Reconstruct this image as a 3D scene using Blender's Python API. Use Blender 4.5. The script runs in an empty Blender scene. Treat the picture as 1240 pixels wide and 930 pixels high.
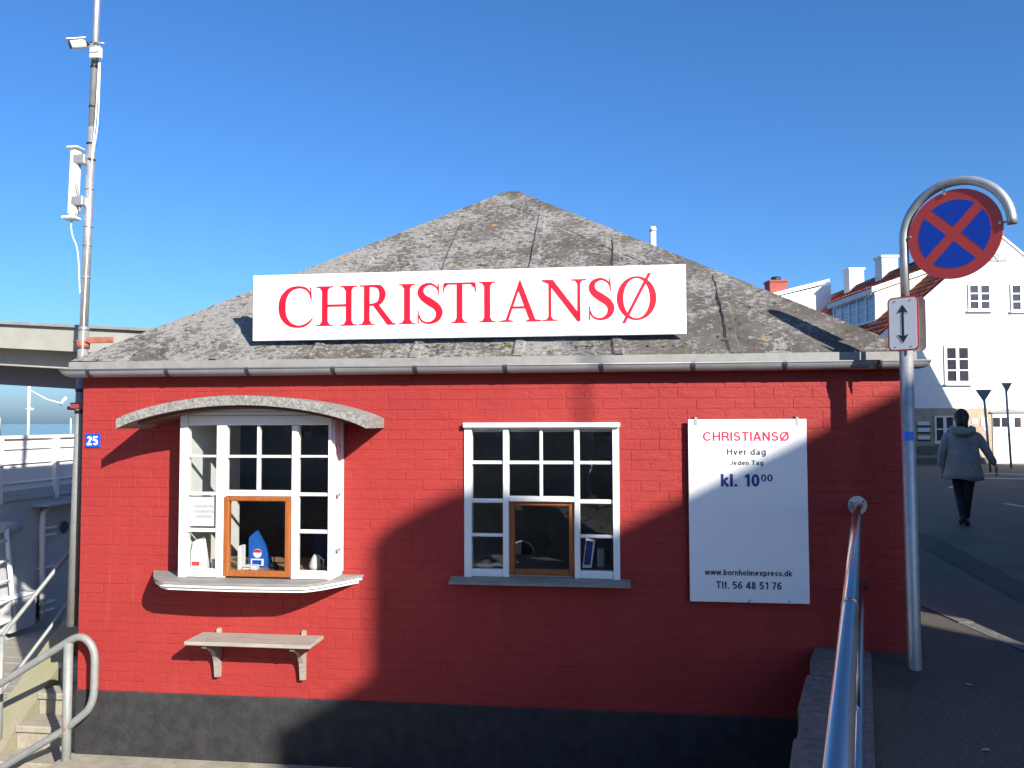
import bpy, bmesh, math, random
from mathutils import Vector, Matrix
random.seed(7)
R = math.radians
S = bpy.context.scene
COL = S.collection

# ------------------------------------------------------------------ camera, sky, sun, exposure
cam = bpy.data.cameras.new('camera'); cam_o = bpy.data.objects.new('camera', cam); COL.objects.link(cam_o)
cam.sensor_width = 36.0; cam.lens = 36.0 * 1000 / 1240; cam.clip_end = 4000; cam.clip_start = 0.05
YAW, PITCH, ROLL = 0.125525, 0.045698, -0.003056
fw = Vector((-math.sin(YAW) * math.cos(PITCH), math.cos(YAW) * math.cos(PITCH), math.sin(PITCH)))
rt = Vector((math.cos(YAW), math.sin(YAW), 0)); up = rt.cross(fw)
r2 = math.cos(ROLL) * rt + math.sin(ROLL) * up; u2 = -math.sin(ROLL) * rt + math.cos(ROLL) * up
cam_o.matrix_world = Matrix.Translation((3.7464, -5.4222, 1.55)) @ Matrix((r2, u2, -fw)).transposed().to_4x4()
S.camera = cam_o
SUN = Vector((0.595, -0.661, 0.456)).normalized()          # towards the sun
elev = math.asin(SUN.z); azim = math.atan2(SUN.x, SUN.y)
world = bpy.data.worlds.new('World'); S.world = world; world.use_nodes = True
wn = world.node_tree.nodes; wl = world.node_tree.links
sky = wn.new('ShaderNodeTexSky'); sky.sky_type = 'NISHITA'; sky.sun_disc = False
sky.sun_elevation = elev; sky.sun_rotation = azim; sky.altitude = 0; sky.air_density = 1.0; sky.dust_density = 1.25; sky.ozone_density = 10.0
bg = wn['Background']; bg.inputs['Strength'].default_value = 0.08
hsv = wn.new('ShaderNodeHueSaturation'); hsv.inputs['Saturation'].default_value = 1.05; hsv.inputs['Value'].default_value = .97
wl.new(sky.outputs[0], hsv.inputs['Color']); wl.new(hsv.outputs[0], bg.inputs[0])
sl = bpy.data.lights.new('sun', 'SUN'); sl.energy = 3.9; sl.angle = R(0.53); sl.color = (1.0, 0.93, 0.83)
so = bpy.data.objects.new('sun', sl); COL.objects.link(so); so.rotation_euler = SUN.to_track_quat('Z', 'Y').to_euler()
S.view_settings.view_transform = 'Standard'; S.view_settings.look = 'None'; S.view_settings.gamma = 1
S.view_settings.exposure = 1.3
S.render.engine = 'CYCLES'; S.cycles.max_bounces = 8; S.cycles.transparent_max_bounces = 16
S.cycles.caustics_reflective = False; S.cycles.caustics_refractive = False

# ------------------------------------------------------------------ materials
def mat(name, col, rough=0.6, metal=0.0, var=0.0, scale=6.0, bump=0.0, bscale=40.0, spec=0.5, col2=None, detail=6, stretch=None):
    m = bpy.data.materials.new(name); m.use_nodes = True
    n = m.node_tree.nodes; l = m.node_tree.links; b = n['Principled BSDF']
    b.inputs['Base Color'].default_value = (*col, 1); b.inputs['Roughness'].default_value = rough
    b.inputs['Metallic'].default_value = metal; b.inputs['Specular IOR Level'].default_value = spec
    tc = n.new('ShaderNodeTexCoord'); src = tc.outputs['Object']
    if stretch:
        mp = n.new('ShaderNodeMapping'); mp.inputs['Scale'].default_value = stretch
        l.new(src, mp.inputs[0]); src = mp.outputs[0]
    if var or col2:
        nz = n.new('ShaderNodeTexNoise'); nz.inputs['Scale'].default_value = scale; nz.inputs['Detail'].default_value = detail
        nz.inputs['Roughness'].default_value = 0.65
        l.new(src, nz.inputs['Vector'])
        rp = n.new('ShaderNodeValToRGB'); rp.color_ramp.elements[0].position = 0.32; rp.color_ramp.elements[1].position = 0.68
        c2 = col2 if col2 else tuple(min(1, c * (1 + var)) for c in col)
        c1 = col if col2 else tuple(c * (1 - var) for c in col)
        rp.color_ramp.elements[0].color = (*c1, 1); rp.color_ramp.elements[1].color = (*c2, 1)
        l.new(nz.outputs['Fac'], rp.inputs[0]); l.new(rp.outputs[0], b.inputs['Base Color'])
    if bump:
        nb = n.new('ShaderNodeTexNoise'); nb.inputs['Scale'].default_value = bscale; nb.inputs['Detail'].default_value = 5
        l.new(src, nb.inputs['Vector'])
        bp = n.new('ShaderNodeBump'); bp.inputs['Strength'].default_value = bump; bp.inputs['Distance'].default_value = 0.01
        l.new(nb.outputs['Fac'], bp.inputs['Height']); l.new(bp.outputs[0], b.inputs['Normal'])
    return m

def ramp(n, l, src, stops):
    rp = n.new('ShaderNodeValToRGB'); els = rp.color_ramp.elements
    while len(els) < len(stops): els.new(0.5)
    for e, (p, c) in zip(els, stops): e.position = p; e.color = (*c, 1)
    l.new(src, rp.inputs[0]); return rp.outputs[0]
def noise(n, l, src, sc, det=6, ro=0.6, mapscale=None):
    if mapscale:
        mp = n.new('ShaderNodeMapping'); mp.inputs['Scale'].default_value = mapscale; l.new(src, mp.inputs[0]); src = mp.outputs[0]
    t = n.new('ShaderNodeTexNoise'); t.inputs['Scale'].default_value = sc; t.inputs['Detail'].default_value = det; t.inputs['Roughness'].default_value = ro
    l.new(src, t.inputs['Vector']); return t.outputs['Fac']
def mix(n, l, fac, a, b):
    m = n.new('ShaderNodeMix'); m.data_type = 'RGBA'
    for sock, v in ((m.inputs[0], fac), (m.inputs[6], a), (m.inputs[7], b)):
        if hasattr(v, 'links'): l.new(v, sock)
        else: sock.default_value = v if not isinstance(v, tuple) else (*v, 1)
    return m.outputs[2]

def felt_material():
    m = bpy.data.materials.new('lichen_felt'); m.use_nodes = True; n = m.node_tree.nodes; l = m.node_tree.links; b = n['Principled BSDF']
    tc = n.new('ShaderNodeTexCoord').outputs['Object']
    base = ramp(n, l, noise(n, l, tc, 2.6, 9, .75), [(.3, (.055, .049, .045)), (.52, (.102, .093, .085)), (.72, (.152, .140, .127))])
    # pale crusts of lichen, denser to the left and towards the eave, broken up
    li = noise(n, l, tc, 30, 9, .78, (.8, 1, 1.25)); big = noise(n, l, tc, 1.7, 6, .75)
    sx = n.new('ShaderNodeSeparateXYZ'); l.new(tc, sx.inputs[0])
    gr = n.new('ShaderNodeMapRange'); gr.inputs[1].default_value = 0; gr.inputs[2].default_value = 5.5; gr.inputs[3].default_value = .075; gr.inputs[4].default_value = -.035
    l.new(sx.outputs[0], gr.inputs[0])
    ad = n.new('ShaderNodeMath'); ad.operation = 'MULTIPLY_ADD'; ad.inputs[1].default_value = .75; l.new(big, ad.inputs[0]); l.new(li, ad.inputs[2])
    ad2 = n.new('ShaderNodeMath'); ad2.operation = 'ADD'; l.new(ad.outputs[0], ad2.inputs[0]); l.new(gr.outputs[0], ad2.inputs[1])
    fac = ramp(n, l, ad2.outputs[0], [(.86, (0, 0, 0)), (.925, (1, 1, 1))])
    lc = ramp(n, l, noise(n, l, tc, 60, 3), [(.3, (.17, .163, .152)), (.7, (.30, .295, .28))])
    c = mix(n, l, fac, base, lc)
    org = ramp(n, l, noise(n, l, tc, 6.5, 3, .5), [(.70, (0, 0, 0)), (.73, (1, 1, 1))])
    c = mix(n, l, org, c, (.33, .19, .06))
    dk = ramp(n, l, noise(n, l, tc, 17, 6, .7), [(.59, (0, 0, 0)), (.66, (1, 1, 1))])
    c = mix(n, l, dk, c, (.045, .036, .03))
    l.new(c, b.inputs['Base Color']); b.inputs['Roughness'].default_value = .95; b.inputs['Specular IOR Level'].default_value = .15
    bp = n.new('ShaderNodeBump'); bp.inputs['Strength'].default_value = .8; bp.inputs['Distance'].default_value = .012
    l.new(ad2.outputs[0], bp.inputs['Height']); l.new(bp.outputs[0], b.inputs['Normal'])
    return m

def red_material():
    m = bpy.data.materials.new('red_wall_paint'); m.use_nodes = True; n = m.node_tree.nodes; l = m.node_tree.links; b = n['Principled BSDF']
    g = n.new('ShaderNodeNewGeometry').outputs['Position']
    a = ramp(n, l, noise(n, l, g, 1.3, 7, .65), [(.3, (.268, .0240, .0225)), (.7, (.325, .033, .029))])
    st = ramp(n, l, noise(n, l, g, 3.5, 5, .6, (2.2, 1, .35)), [(.60, (0, 0, 0)), (.80, (.4, .4, .4))])
    c = mix(n, l, st, a, (.34, .058, .050))
    dk = ramp(n, l, noise(n, l, g, 26, 4, .7), [(.66, (0, 0, 0)), (.74, (.5, .5, .5))])
    c = mix(n, l, dk, c, (.17, .018, .02))
    dr_ = ramp(n, l, noise(n, l, g, 2.6, 6, .7, (3.2, 1, .22)), [(.56, (0, 0, 0)), (.78, (.34, .34, .34))])
    c = mix(n, l, dr_, c, (.20, .022, .022))
    ch_ = ramp(n, l, noise(n, l, g, 34, 3, .55), [(.735, (0, 0, 0)), (.75, (.8, .8, .8))])
    c = mix(n, l, ch_, c, (.36, .10, .085))
    l.new(c, b.inputs['Base Color']); b.inputs['Roughness'].default_value = .62; b.inputs['Specular IOR Level'].default_value = .3
    h = noise(n, l, g, 55, 5, .6); h2 = noise(n, l, g, 9, 4, .6, (1, 1, 2.5))
    s = n.new('ShaderNodeMath'); s.operation = 'MULTIPLY_ADD'; s.inputs[1].default_value = 2.2; l.new(h2, s.inputs[0]); l.new(h, s.inputs[2])
    bp = n.new('ShaderNodeBump'); bp.inputs['Strength'].default_value = .35; bp.inputs['Distance'].default_value = .008
    l.new(s.outputs[0], bp.inputs['Height']); l.new(bp.outputs[0], b.inputs['Normal'])
    return m

def asphalt_material(name, c1, c2, speck):
    m = bpy.data.materials.new(name); m.use_nodes = True; n = m.node_tree.nodes; l = m.node_tree.links; b = n['Principled BSDF']
    g = n.new('ShaderNodeNewGeometry').outputs['Position']
    base = ramp(n, l, noise(n, l, g, .9, 8, .65), [(.3, c1), (.7, c2)])
    sp = ramp(n, l, noise(n, l, g, 130, 2, .5), [(.60, (0, 0, 0)), (.72, (.6, .6, .6))])
    c = mix(n, l, sp, base, speck)
    l.new(c, b.inputs['Base Color']); b.inputs['Roughness'].default_value = .85; b.inputs['Specular IOR Level'].default_value = .3
    bp = n.new('ShaderNodeBump'); bp.inputs['Strength'].default_value = .5; bp.inputs['Distance'].default_value = .01
    l.new(noise(n, l, g, 90, 3), bp.inputs['Height']); l.new(bp.outputs[0], b.inputs['Normal'])
    return m

def glass_material(name, tint=(.93, .95, .94), boost=1.0):
    m = bpy.data.materials.new(name); m.use_nodes = True; n = m.node_tree.nodes; l = m.node_tree.links
    n.remove(n['Principled BSDF']); out = n['Material Output']
    t = n.new('ShaderNodeBsdfTransparent'); t.inputs[0].default_value = (*tint, 1)
    gl = n.new('ShaderNodeBsdfGlossy'); gl.inputs['Roughness'].default_value = 0.0
    lw = n.new('ShaderNodeLayerWeight'); lw.inputs[0].default_value = .5
    pw_ = n.new('ShaderNodeMath'); pw_.operation = 'POWER'; pw_.inputs[1].default_value = 5.0; l.new(lw.outputs['Facing'], pw_.inputs[0])
    fr = n.new('ShaderNodeMath'); fr.operation = 'MULTIPLY_ADD'; fr.inputs[1].default_value = .96; fr.inputs[2].default_value = .04; l.new(pw_.outputs[0], fr.inputs[0])
    g = n.new('ShaderNodeNewGeometry').outputs['Position']
    bp = n.new('ShaderNodeBump'); bp.inputs['Strength'].default_value = .06; bp.inputs['Distance'].default_value = .02
    l.new(noise(n, l, g, 5, 2), bp.inputs['Height']); l.new(bp.outputs[0], gl.inputs['Normal'])
    mu = n.new('ShaderNodeMath'); mu.operation = 'MULTIPLY'; mu.inputs[1].default_value = boost; mu.use_clamp = True
    l.new(fr.outputs[0], mu.inputs[0])
    mx = n.new('ShaderNodeMixShader'); l.new(mu.outputs[0], mx.inputs[0]); l.new(t.outputs[0], mx.inputs[1]); l.new(gl.outputs[0], mx.inputs[2])
    l.new(mx.outputs[0], out.inputs[0]); return m

M = {}
M['felt'] = felt_material(); M['red'] = red_material()
M['black'] = mat('tar_black_plinth', (.012, .012, .013), .8, col2=(.034, .034, .035), scale=9, bump=.6, bscale=45, detail=9)
M['white'] = mat('white_window_paint', (.78, .78, .77), .45, var=.05, scale=14, bump=.06, bscale=40)
M['whitewash'] = mat('whitewashed_plaster', (.78, .78, .77), .85, var=.06, scale=1.2, bump=.25, bscale=14)
M['board_white'] = mat('white_sign_board', (.82, .82, .82), .35, var=.02, scale=3)
M['sign_red'] = mat('crimson_lettering', (.62, .006, .025), .4)
M['pink_red'] = mat('printed_red', (.55, .01, .06), .45)
M['ink'] = mat('printed_dark_ink', (.02, .02, .04), .5)
M['ink_blue'] = mat('printed_blue', (.012, .03, .22), .5)
M['grey_ink'] = mat('printed_grey', (.28, .28, .28), .6)
M['zinc'] = mat('weathered_zinc', (.27, .275, .285), .5, .35, var=.12, scale=5, bump=.05)
M['zinc_edge'] = mat('pale_flashing', (.25, .25, .24), .65, .1, var=.15, scale=9)
M['strap'] = mat('dark_zinc_strap', (.035, .035, .038), .6, .1, var=.2, scale=20)
M['galv'] = mat('galvanised_steel', (.42, .43, .43), .45, .6, var=.14, scale=20, bump=.05, bscale=120)
M['galv_dull'] = mat('dull_galvanised_paint', (.25, .262, .25), .55, .2, var=.14, scale=18, bump=.08, bscale=90)
M['stainless'] = mat('polished_stainless', (.55, .54, .54), .2, 1.0, var=.04, scale=30)
M['hoodfelt'] = mat('hood_roofing_felt', (.12, .115, .105), .9, col2=(.34, .33, .31), scale=55, bump=.6, bscale=80)
M['oldwood'] = mat('weathered_grey_wood', (.24, .215, .185), .8, col2=(.38, .345, .30), scale=10, bump=.25, bscale=35, stretch=(.6, 6, 8))
M['greysill'] = mat('weathered_grey_sill', (.16, .155, .145), .8, col2=(.30, .29, .27), scale=12, bump=.25, bscale=40, stretch=(.5, 5, 8))
M['teak'] = mat('orange_brown_varnished_wood', (.26, .075, .018), .35, col2=(.36, .115, .03), scale=9, stretch=(4, 4, .7))
M['eavewood'] = mat('brown_soffit_wood', (.11, .045, .03), .7, var=.2, scale=12)
M['glass'] = glass_material('window_glass', boost=1.7)
M['farglass'] = mat('far_window_glass', (.03, .032, .045), .12, var=.3, scale=1.2)
M['interior'] = mat('dim_interior_wall', (.30, .28, .25), .9, var=.25, scale=1.5)
M['interior_floor'] = mat('interior_floor', (.06, .05, .04), .8)
M['counter'] = mat('counter_wood', (.36, .20, .11), .5, var=.15, scale=6, stretch=(1, 8, 8))
M['navy'] = mat('navy_board', (.012, .018, .07), .6)
M['blue'] = mat('blue_cooler_panel', (.01, .10, .42), .5)
M['plastic'] = mat('white_plastic', (.70, .70, .68), .4, var=.03, scale=8)
M['dark'] = mat('black_plastic', (.012, .012, .013), .45)
M['rust'] = mat('rusty_red_oxide', (.27, .075, .045), .75, col2=(.36, .15, .11), scale=20, bump=.2)
M['redbracket'] = mat('red_painted_iron', (.24, .04, .04), .6, var=.2, scale=20)
M['traffic_red'] = mat('traffic_sign_red', (.60, .06, .045), .4, var=.04, scale=5)
M['traffic_blue'] = mat('traffic_sign_blue', (.005, .06, .48), .4)
M['sticker'] = mat('bright_blue_sticker', (.02, .20, .75), .4)
M['asphalt'] = asphalt_material('street_asphalt', (.105, .088, .070), (.165, .140, .113), (.36, .31, .26))
M['asphalt_dark'] = asphalt_material('repair_strip_asphalt', (.060, .054, .048), (.085, .077, .069), (.18, .17, .16))
M['walk'] = asphalt_material('pavement_asphalt', (.060, .051, .042), (.098, .083, .068), (.34, .30, .25))
M['roadpaint'] = mat('worn_road_paint', (.30, .30, .29), .7, col2=(.62, .62, .60), scale=25)
M['granite'] = mat('rough_granite', (.085, .083, .078), .85, col2=(.175, .168, .155), scale=22, bump=.6, bscale=28)
M['kerb'] = mat('pale_kerb_granite', (.30, .27, .25), .8, col2=(.46, .42, .39), scale=40, bump=.4)
M['concrete'] = mat('sandy_concrete', (.25, .225, .175), .9, col2=(.37, .335, .265), scale=9, bump=.4, bscale=50)
M['mossy'] = mat('mossy_concrete', (.26, .235, .175), .9, col2=(.215, .215, .12), scale=3.5, bump=.4, bscale=40)
M['planks'] = mat('grey_quay_timber', (.21, .195, .165), .85, col2=(.31, .29, .25), scale=14, bump=.4, bscale=30, stretch=(.7, 7, 7))
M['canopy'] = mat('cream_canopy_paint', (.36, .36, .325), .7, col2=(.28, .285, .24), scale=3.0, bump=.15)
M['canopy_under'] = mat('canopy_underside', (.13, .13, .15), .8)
M['hull'] = mat('grey_ship_paint', (.40, .41, .43), .5, var=.08, scale=2.2, bump=.1, bscale=5)
M['shipwhite'] = mat('white_ship_paint', (.72, .72, .71), .5, var=.04, scale=3, bump=.1, bscale=8)
M['canvas'] = mat('white_canvas', (.74, .735, .70), .85, var=.05, scale=5, bump=.5, bscale=7)
M['sea'] = mat('sea_water', (.02, .05, .07), .12, bump=.4, bscale=1.2)
M['pantile'] = mat('red_clay_pantile', (.30, .06, .028), .75, col2=(.46, .12, .058), scale=6, bump=.2)
M['ridge'] = mat('dark_ridge_tile', (.10, .045, .035), .8, var=.3, scale=6)
M['redbrick'] = mat('red_chimney_brick', (.30, .075, .055), .85, var=.25, scale=9)
M['stonebase'] = mat('tan_stone_cladding', (.34, .27, .20), .85, col2=(.46, .37, .28), scale=5, bump=.3)
M['creamwall'] = mat('cream_dormer_cladding', (.70, .67, .58), .8, var=.04, scale=4)
M['jacket'] = mat('grey_blue_raincoat', (.36, .31, .265), .8, var=.22, scale=9, bump=.5, bscale=9)
M['trousers'] = mat('black_leggings', (.010, .010, .013), .7)
M['hair'] = mat('dark_brown_hair', (.035, .020, .014), .55, var=.5, scale=40, bump=.6, bscale=60)
M['skin'] = mat('skin', (.42, .24, .17), .55)
M['shoe'] = mat('black_shoe', (.01, .01, .01), .5)
M['townwall'] = mat('pale_town_plaster', (.42, .39, .34), .9, var=.12, scale=1.5, bump=.2)
M['darkstone'] = mat('dark_field_stone', (.22, .19, .16), .9, col2=(.46, .41, .35), scale=5, bump=.5, bscale=10)
M['palestone'] = mat('pale_mottled_stone', (.36, .32, .26), .9, col2=(.66, .62, .55), scale=3.5, bump=.5, bscale=8)
M['moss'] = mat('roof_moss', (.07, .085, .022), .95, var=.4, scale=40, bump=.6)
M['land'] = mat('far_ground', (.10, .095, .08), .9, var=.2, scale=.3)
M['violet'] = mat('violet_grey_roll_and_shade', (.17, .15, .24), .7)  # own colour of the paper roll; painted shade beside the garage door

# ------------------------------------------------------------------ mesh helpers
ORIG = {}
class MB:
    def __init__(s): s.v = []; s.f = []; s.smooth = set()
    def add(s, vs, fs, sm=False):
        o = len(s.v); s.v += [tuple(v) for v in vs]
        for f in fs:
            if sm: s.smooth.add(len(s.f))
            s.f.append([i + o for i in f])
        return s
    def box(s, a, b):
        x0, y0, z0 = [min(p, q) for p, q in zip(a, b)]; x1, y1, z1 = [max(p, q) for p, q in zip(a, b)]
        return s.add([(x0, y0, z0), (x1, y0, z0), (x1, y1, z0), (x0, y1, z0), (x0, y0, z1), (x1, y0, z1), (x1, y1, z1), (x0, y1, z1)],
                     [(3, 2, 1, 0), (4, 5, 6, 7), (0, 1, 5, 4), (1, 2, 6, 5), (2, 3, 7, 6), (3, 0, 4, 7)])
    def bbox(s, a, b, e=.006):            # box with chamfered edges
        a2 = [min(p, q) for p, q in zip(a, b)]; b2 = [max(p, q) for p, q in zip(a, b)]
        bm = bmesh.new(); bmesh.ops.create_cube(bm, size=1)
        for v in bm.verts: v.co = Vector([(a2[i] + b2[i]) / 2 + v.co[i] * (b2[i] - a2[i]) for i in range(3)])
        bmesh.ops.bevel(bm, geom=bm.edges[:], offset=min(e, .45 * min(b2[i] - a2[i] for i in range(3))), segments=1, affect='EDGES')
        bm.verts.index_update()
        s.add([v.co for v in bm.verts], [[v.index for v in f.verts] for f in bm.faces]); bm.free(); return s
    def prism(s, poly, d):                # polygon (list of 3D points) swept by vector d
        d = Vector(d); n = len(poly); vs = [Vector(p) for p in poly] + [Vector(p) + d for p in poly]
        return s.add(vs, [list(range(n))[::-1], list(range(n, 2 * n))] + [(i, (i + 1) % n, n + (i + 1) % n, n + i) for i in range(n)])
    def tube(s, pts, r, seg=12, caps=True):
        pts = [Vector(p) for p in pts]; rs = r if isinstance(r, (list, tuple)) else [r] * len(pts)
        T = []
        for i in range(len(pts)):
            t = (pts[min(i + 1, len(pts) - 1)] - pts[max(i - 1, 0)]); T.append(t.normalized())
        ref = Vector((0, 0, 1)) if abs(T[0].z) < .9 else Vector((1, 0, 0))
        nrm = T[0].cross(ref).normalized(); vs = []
        for i, p in enumerate(pts):
            if i: nrm = (nrm - T[i] * nrm.dot(T[i])).normalized()
            b = T[i].cross(nrm)
            for k in range(seg):
                a = 2 * math.pi * k / seg; vs.append(p + (nrm * math.cos(a) + b * math.sin(a)) * rs[i])
        fs = []
        for i in range(len(pts) - 1):
            for k in range(seg):
                a = i * seg + k; b = i * seg + (k + 1) % seg; fs.append((a, b, b + seg, a + seg))
        o = len(s.v); s.add(vs, fs, True)
        if caps:
            s.f.append([o + k for k in range(seg)][::-1]); s.f.append([o + (len(pts) - 1) * seg + k for k in range(seg)])
        return s
    def ball(s, c, rad, n=12, m=8, jit=0):
        rad = rad if isinstance(rad, (tuple, list)) else (rad,) * 3; vs = []
        for j in range(1, m):
            for i in range(n):
                a = 2 * math.pi * i / n; b = math.pi * j / m; k = 1 + random.uniform(-jit, jit)
                vs.append((c[0] + rad[0] * math.sin(b) * math.cos(a) * k, c[1] + rad[1] * math.sin(b) * math.sin(a) * k, c[2] + rad[2] * math.cos(b) * k))
        t = len(vs); vs += [(c[0], c[1], c[2] + rad[2]), (c[0], c[1], c[2] - rad[2])]; fs = []
        for j in range(m - 2):
            for i in range(n): fs.append((j * n + i, (j + 1) * n + i, (j + 1) * n + (i + 1) % n, j * n + (i + 1) % n))
        for i in range(n): fs.append((t, i, (i + 1) % n)); fs.append((t + 1, (m - 2) * n + (i + 1) % n, (m - 2) * n + i))
        return s.add(vs, fs, True)
    def disc(s, c, n, r, h, seg=32):      # short cylinder along n
        c = Vector(c); n = Vector(n).normalized(); return s.tube([c, c + n * h], r, seg)
    def mesh(s, name, off=(0, 0, 0)):
        me = bpy.data.meshes.new(name); me.from_pydata([(v[0] - off[0], v[1] - off[1], v[2] - off[2]) for v in s.v], [], s.f)
        for i in s.smooth: me.polygons[i].use_smooth = True
        bm = bmesh.new(); bm.from_mesh(me); bmesh.ops.recalc_face_normals(bm, faces=bm.faces[:]); bm.to_mesh(me); bm.free()
        me.update(); return me
    def build(s, name, m, parent=None, local=False, label=None, kind=None):
        off = (0, 0, 0) if (local or parent is None) else ORIG[parent]
        me = s.mesh(name, off); me.materials.append(M[m] if isinstance(m, str) else m)
        o = bpy.data.objects.new(name, me); COL.objects.link(o)
        if parent: o.parent = parent; ORIG[o] = ORIG[parent]
        else: ORIG[o] = (0, 0, 0)
        if label: o['label'] = label
        if kind: o['kind'] = kind
        return o
def thing(name, label, cat, loc=(0, 0, 0), rz=0, group=None):
    o = bpy.data.objects.new(name, None); COL.objects.link(o); o.empty_display_size = .1
    o.location = loc; o.rotation_euler.z = rz; ORIG[o] = tuple(loc) if rz == 0 else (0, 0, 0)
    o['label'] = label; o['category'] = cat
    if group: o['group'] = group
    return o
def tag(o, label, cat, group=None):
    o['label'] = label; o['category'] = cat
    if group: o['group'] = group
    return o
def structure(o): o['kind'] = 'structure'; return o
def copy_tree(o, parent=None):
    c = o.copy(); COL.objects.link(c); c.parent = parent
    for ch in list(o.children): copy_tree(ch, c)
    return c
def arc(c, r, a0, a1, n, ux, uz):
    c = Vector(c); ux = Vector(ux); uz = Vector(uz)
    return [c + ux * r * math.cos(a0 + (a1 - a0) * i / n) + uz * r * math.sin(a0 + (a1 - a0) * i / n) for i in range(n + 1)]

def text_part(body, x0, x1, base, cap, y, m, parent, name='text_line', bold=0.0, th=.0012, xdir=(1, 0, 0), zdir=(0, 0, 1), org=None):
    def raw(t):
        cu = bpy.data.curves.new('t', 'FONT'); cu.body = t; cu.offset = bold; cu.resolution_u = 5
        o = bpy.data.objects.new('t', cu); COL.objects.link(o); bpy.context.view_layer.update()
        me = bpy.data.meshes.new_from_object(o.evaluated_get(bpy.context.evaluated_depsgraph_get()))
        vs = [v.co.copy() for v in me.vertices]; fs = [list(p.vertices) for p in me.polygons]
        bpy.data.objects.remove(o); bpy.data.curves.remove(cu); bpy.data.meshes.remove(me); return vs, fs
    hv, _ = raw('H'); hc = max(v.y for v in hv) - min(v.y for v in hv); hb = min(v.y for v in hv)
    vs, fs = raw(body); a = min(v.x for v in vs); b = max(v.x for v in vs)
    mb = MB(); sx = (x1 - x0) / (b - a); sz = cap / hc
    if org is None: pts = [(x0 + (v.x - a) * sx, y, base + (v.y - hb) * sz) for v in vs]
    else:
        O = Vector(org); X = Vector(xdir); Z = Vector(zdir); pts = [O + X * (x0 + (v.x - a) * sx) + Z * (base + (v.y - hb) * sz) for v in vs]
    mb.add(pts, fs); o = mb.build(name, m, parent); return o


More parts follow.
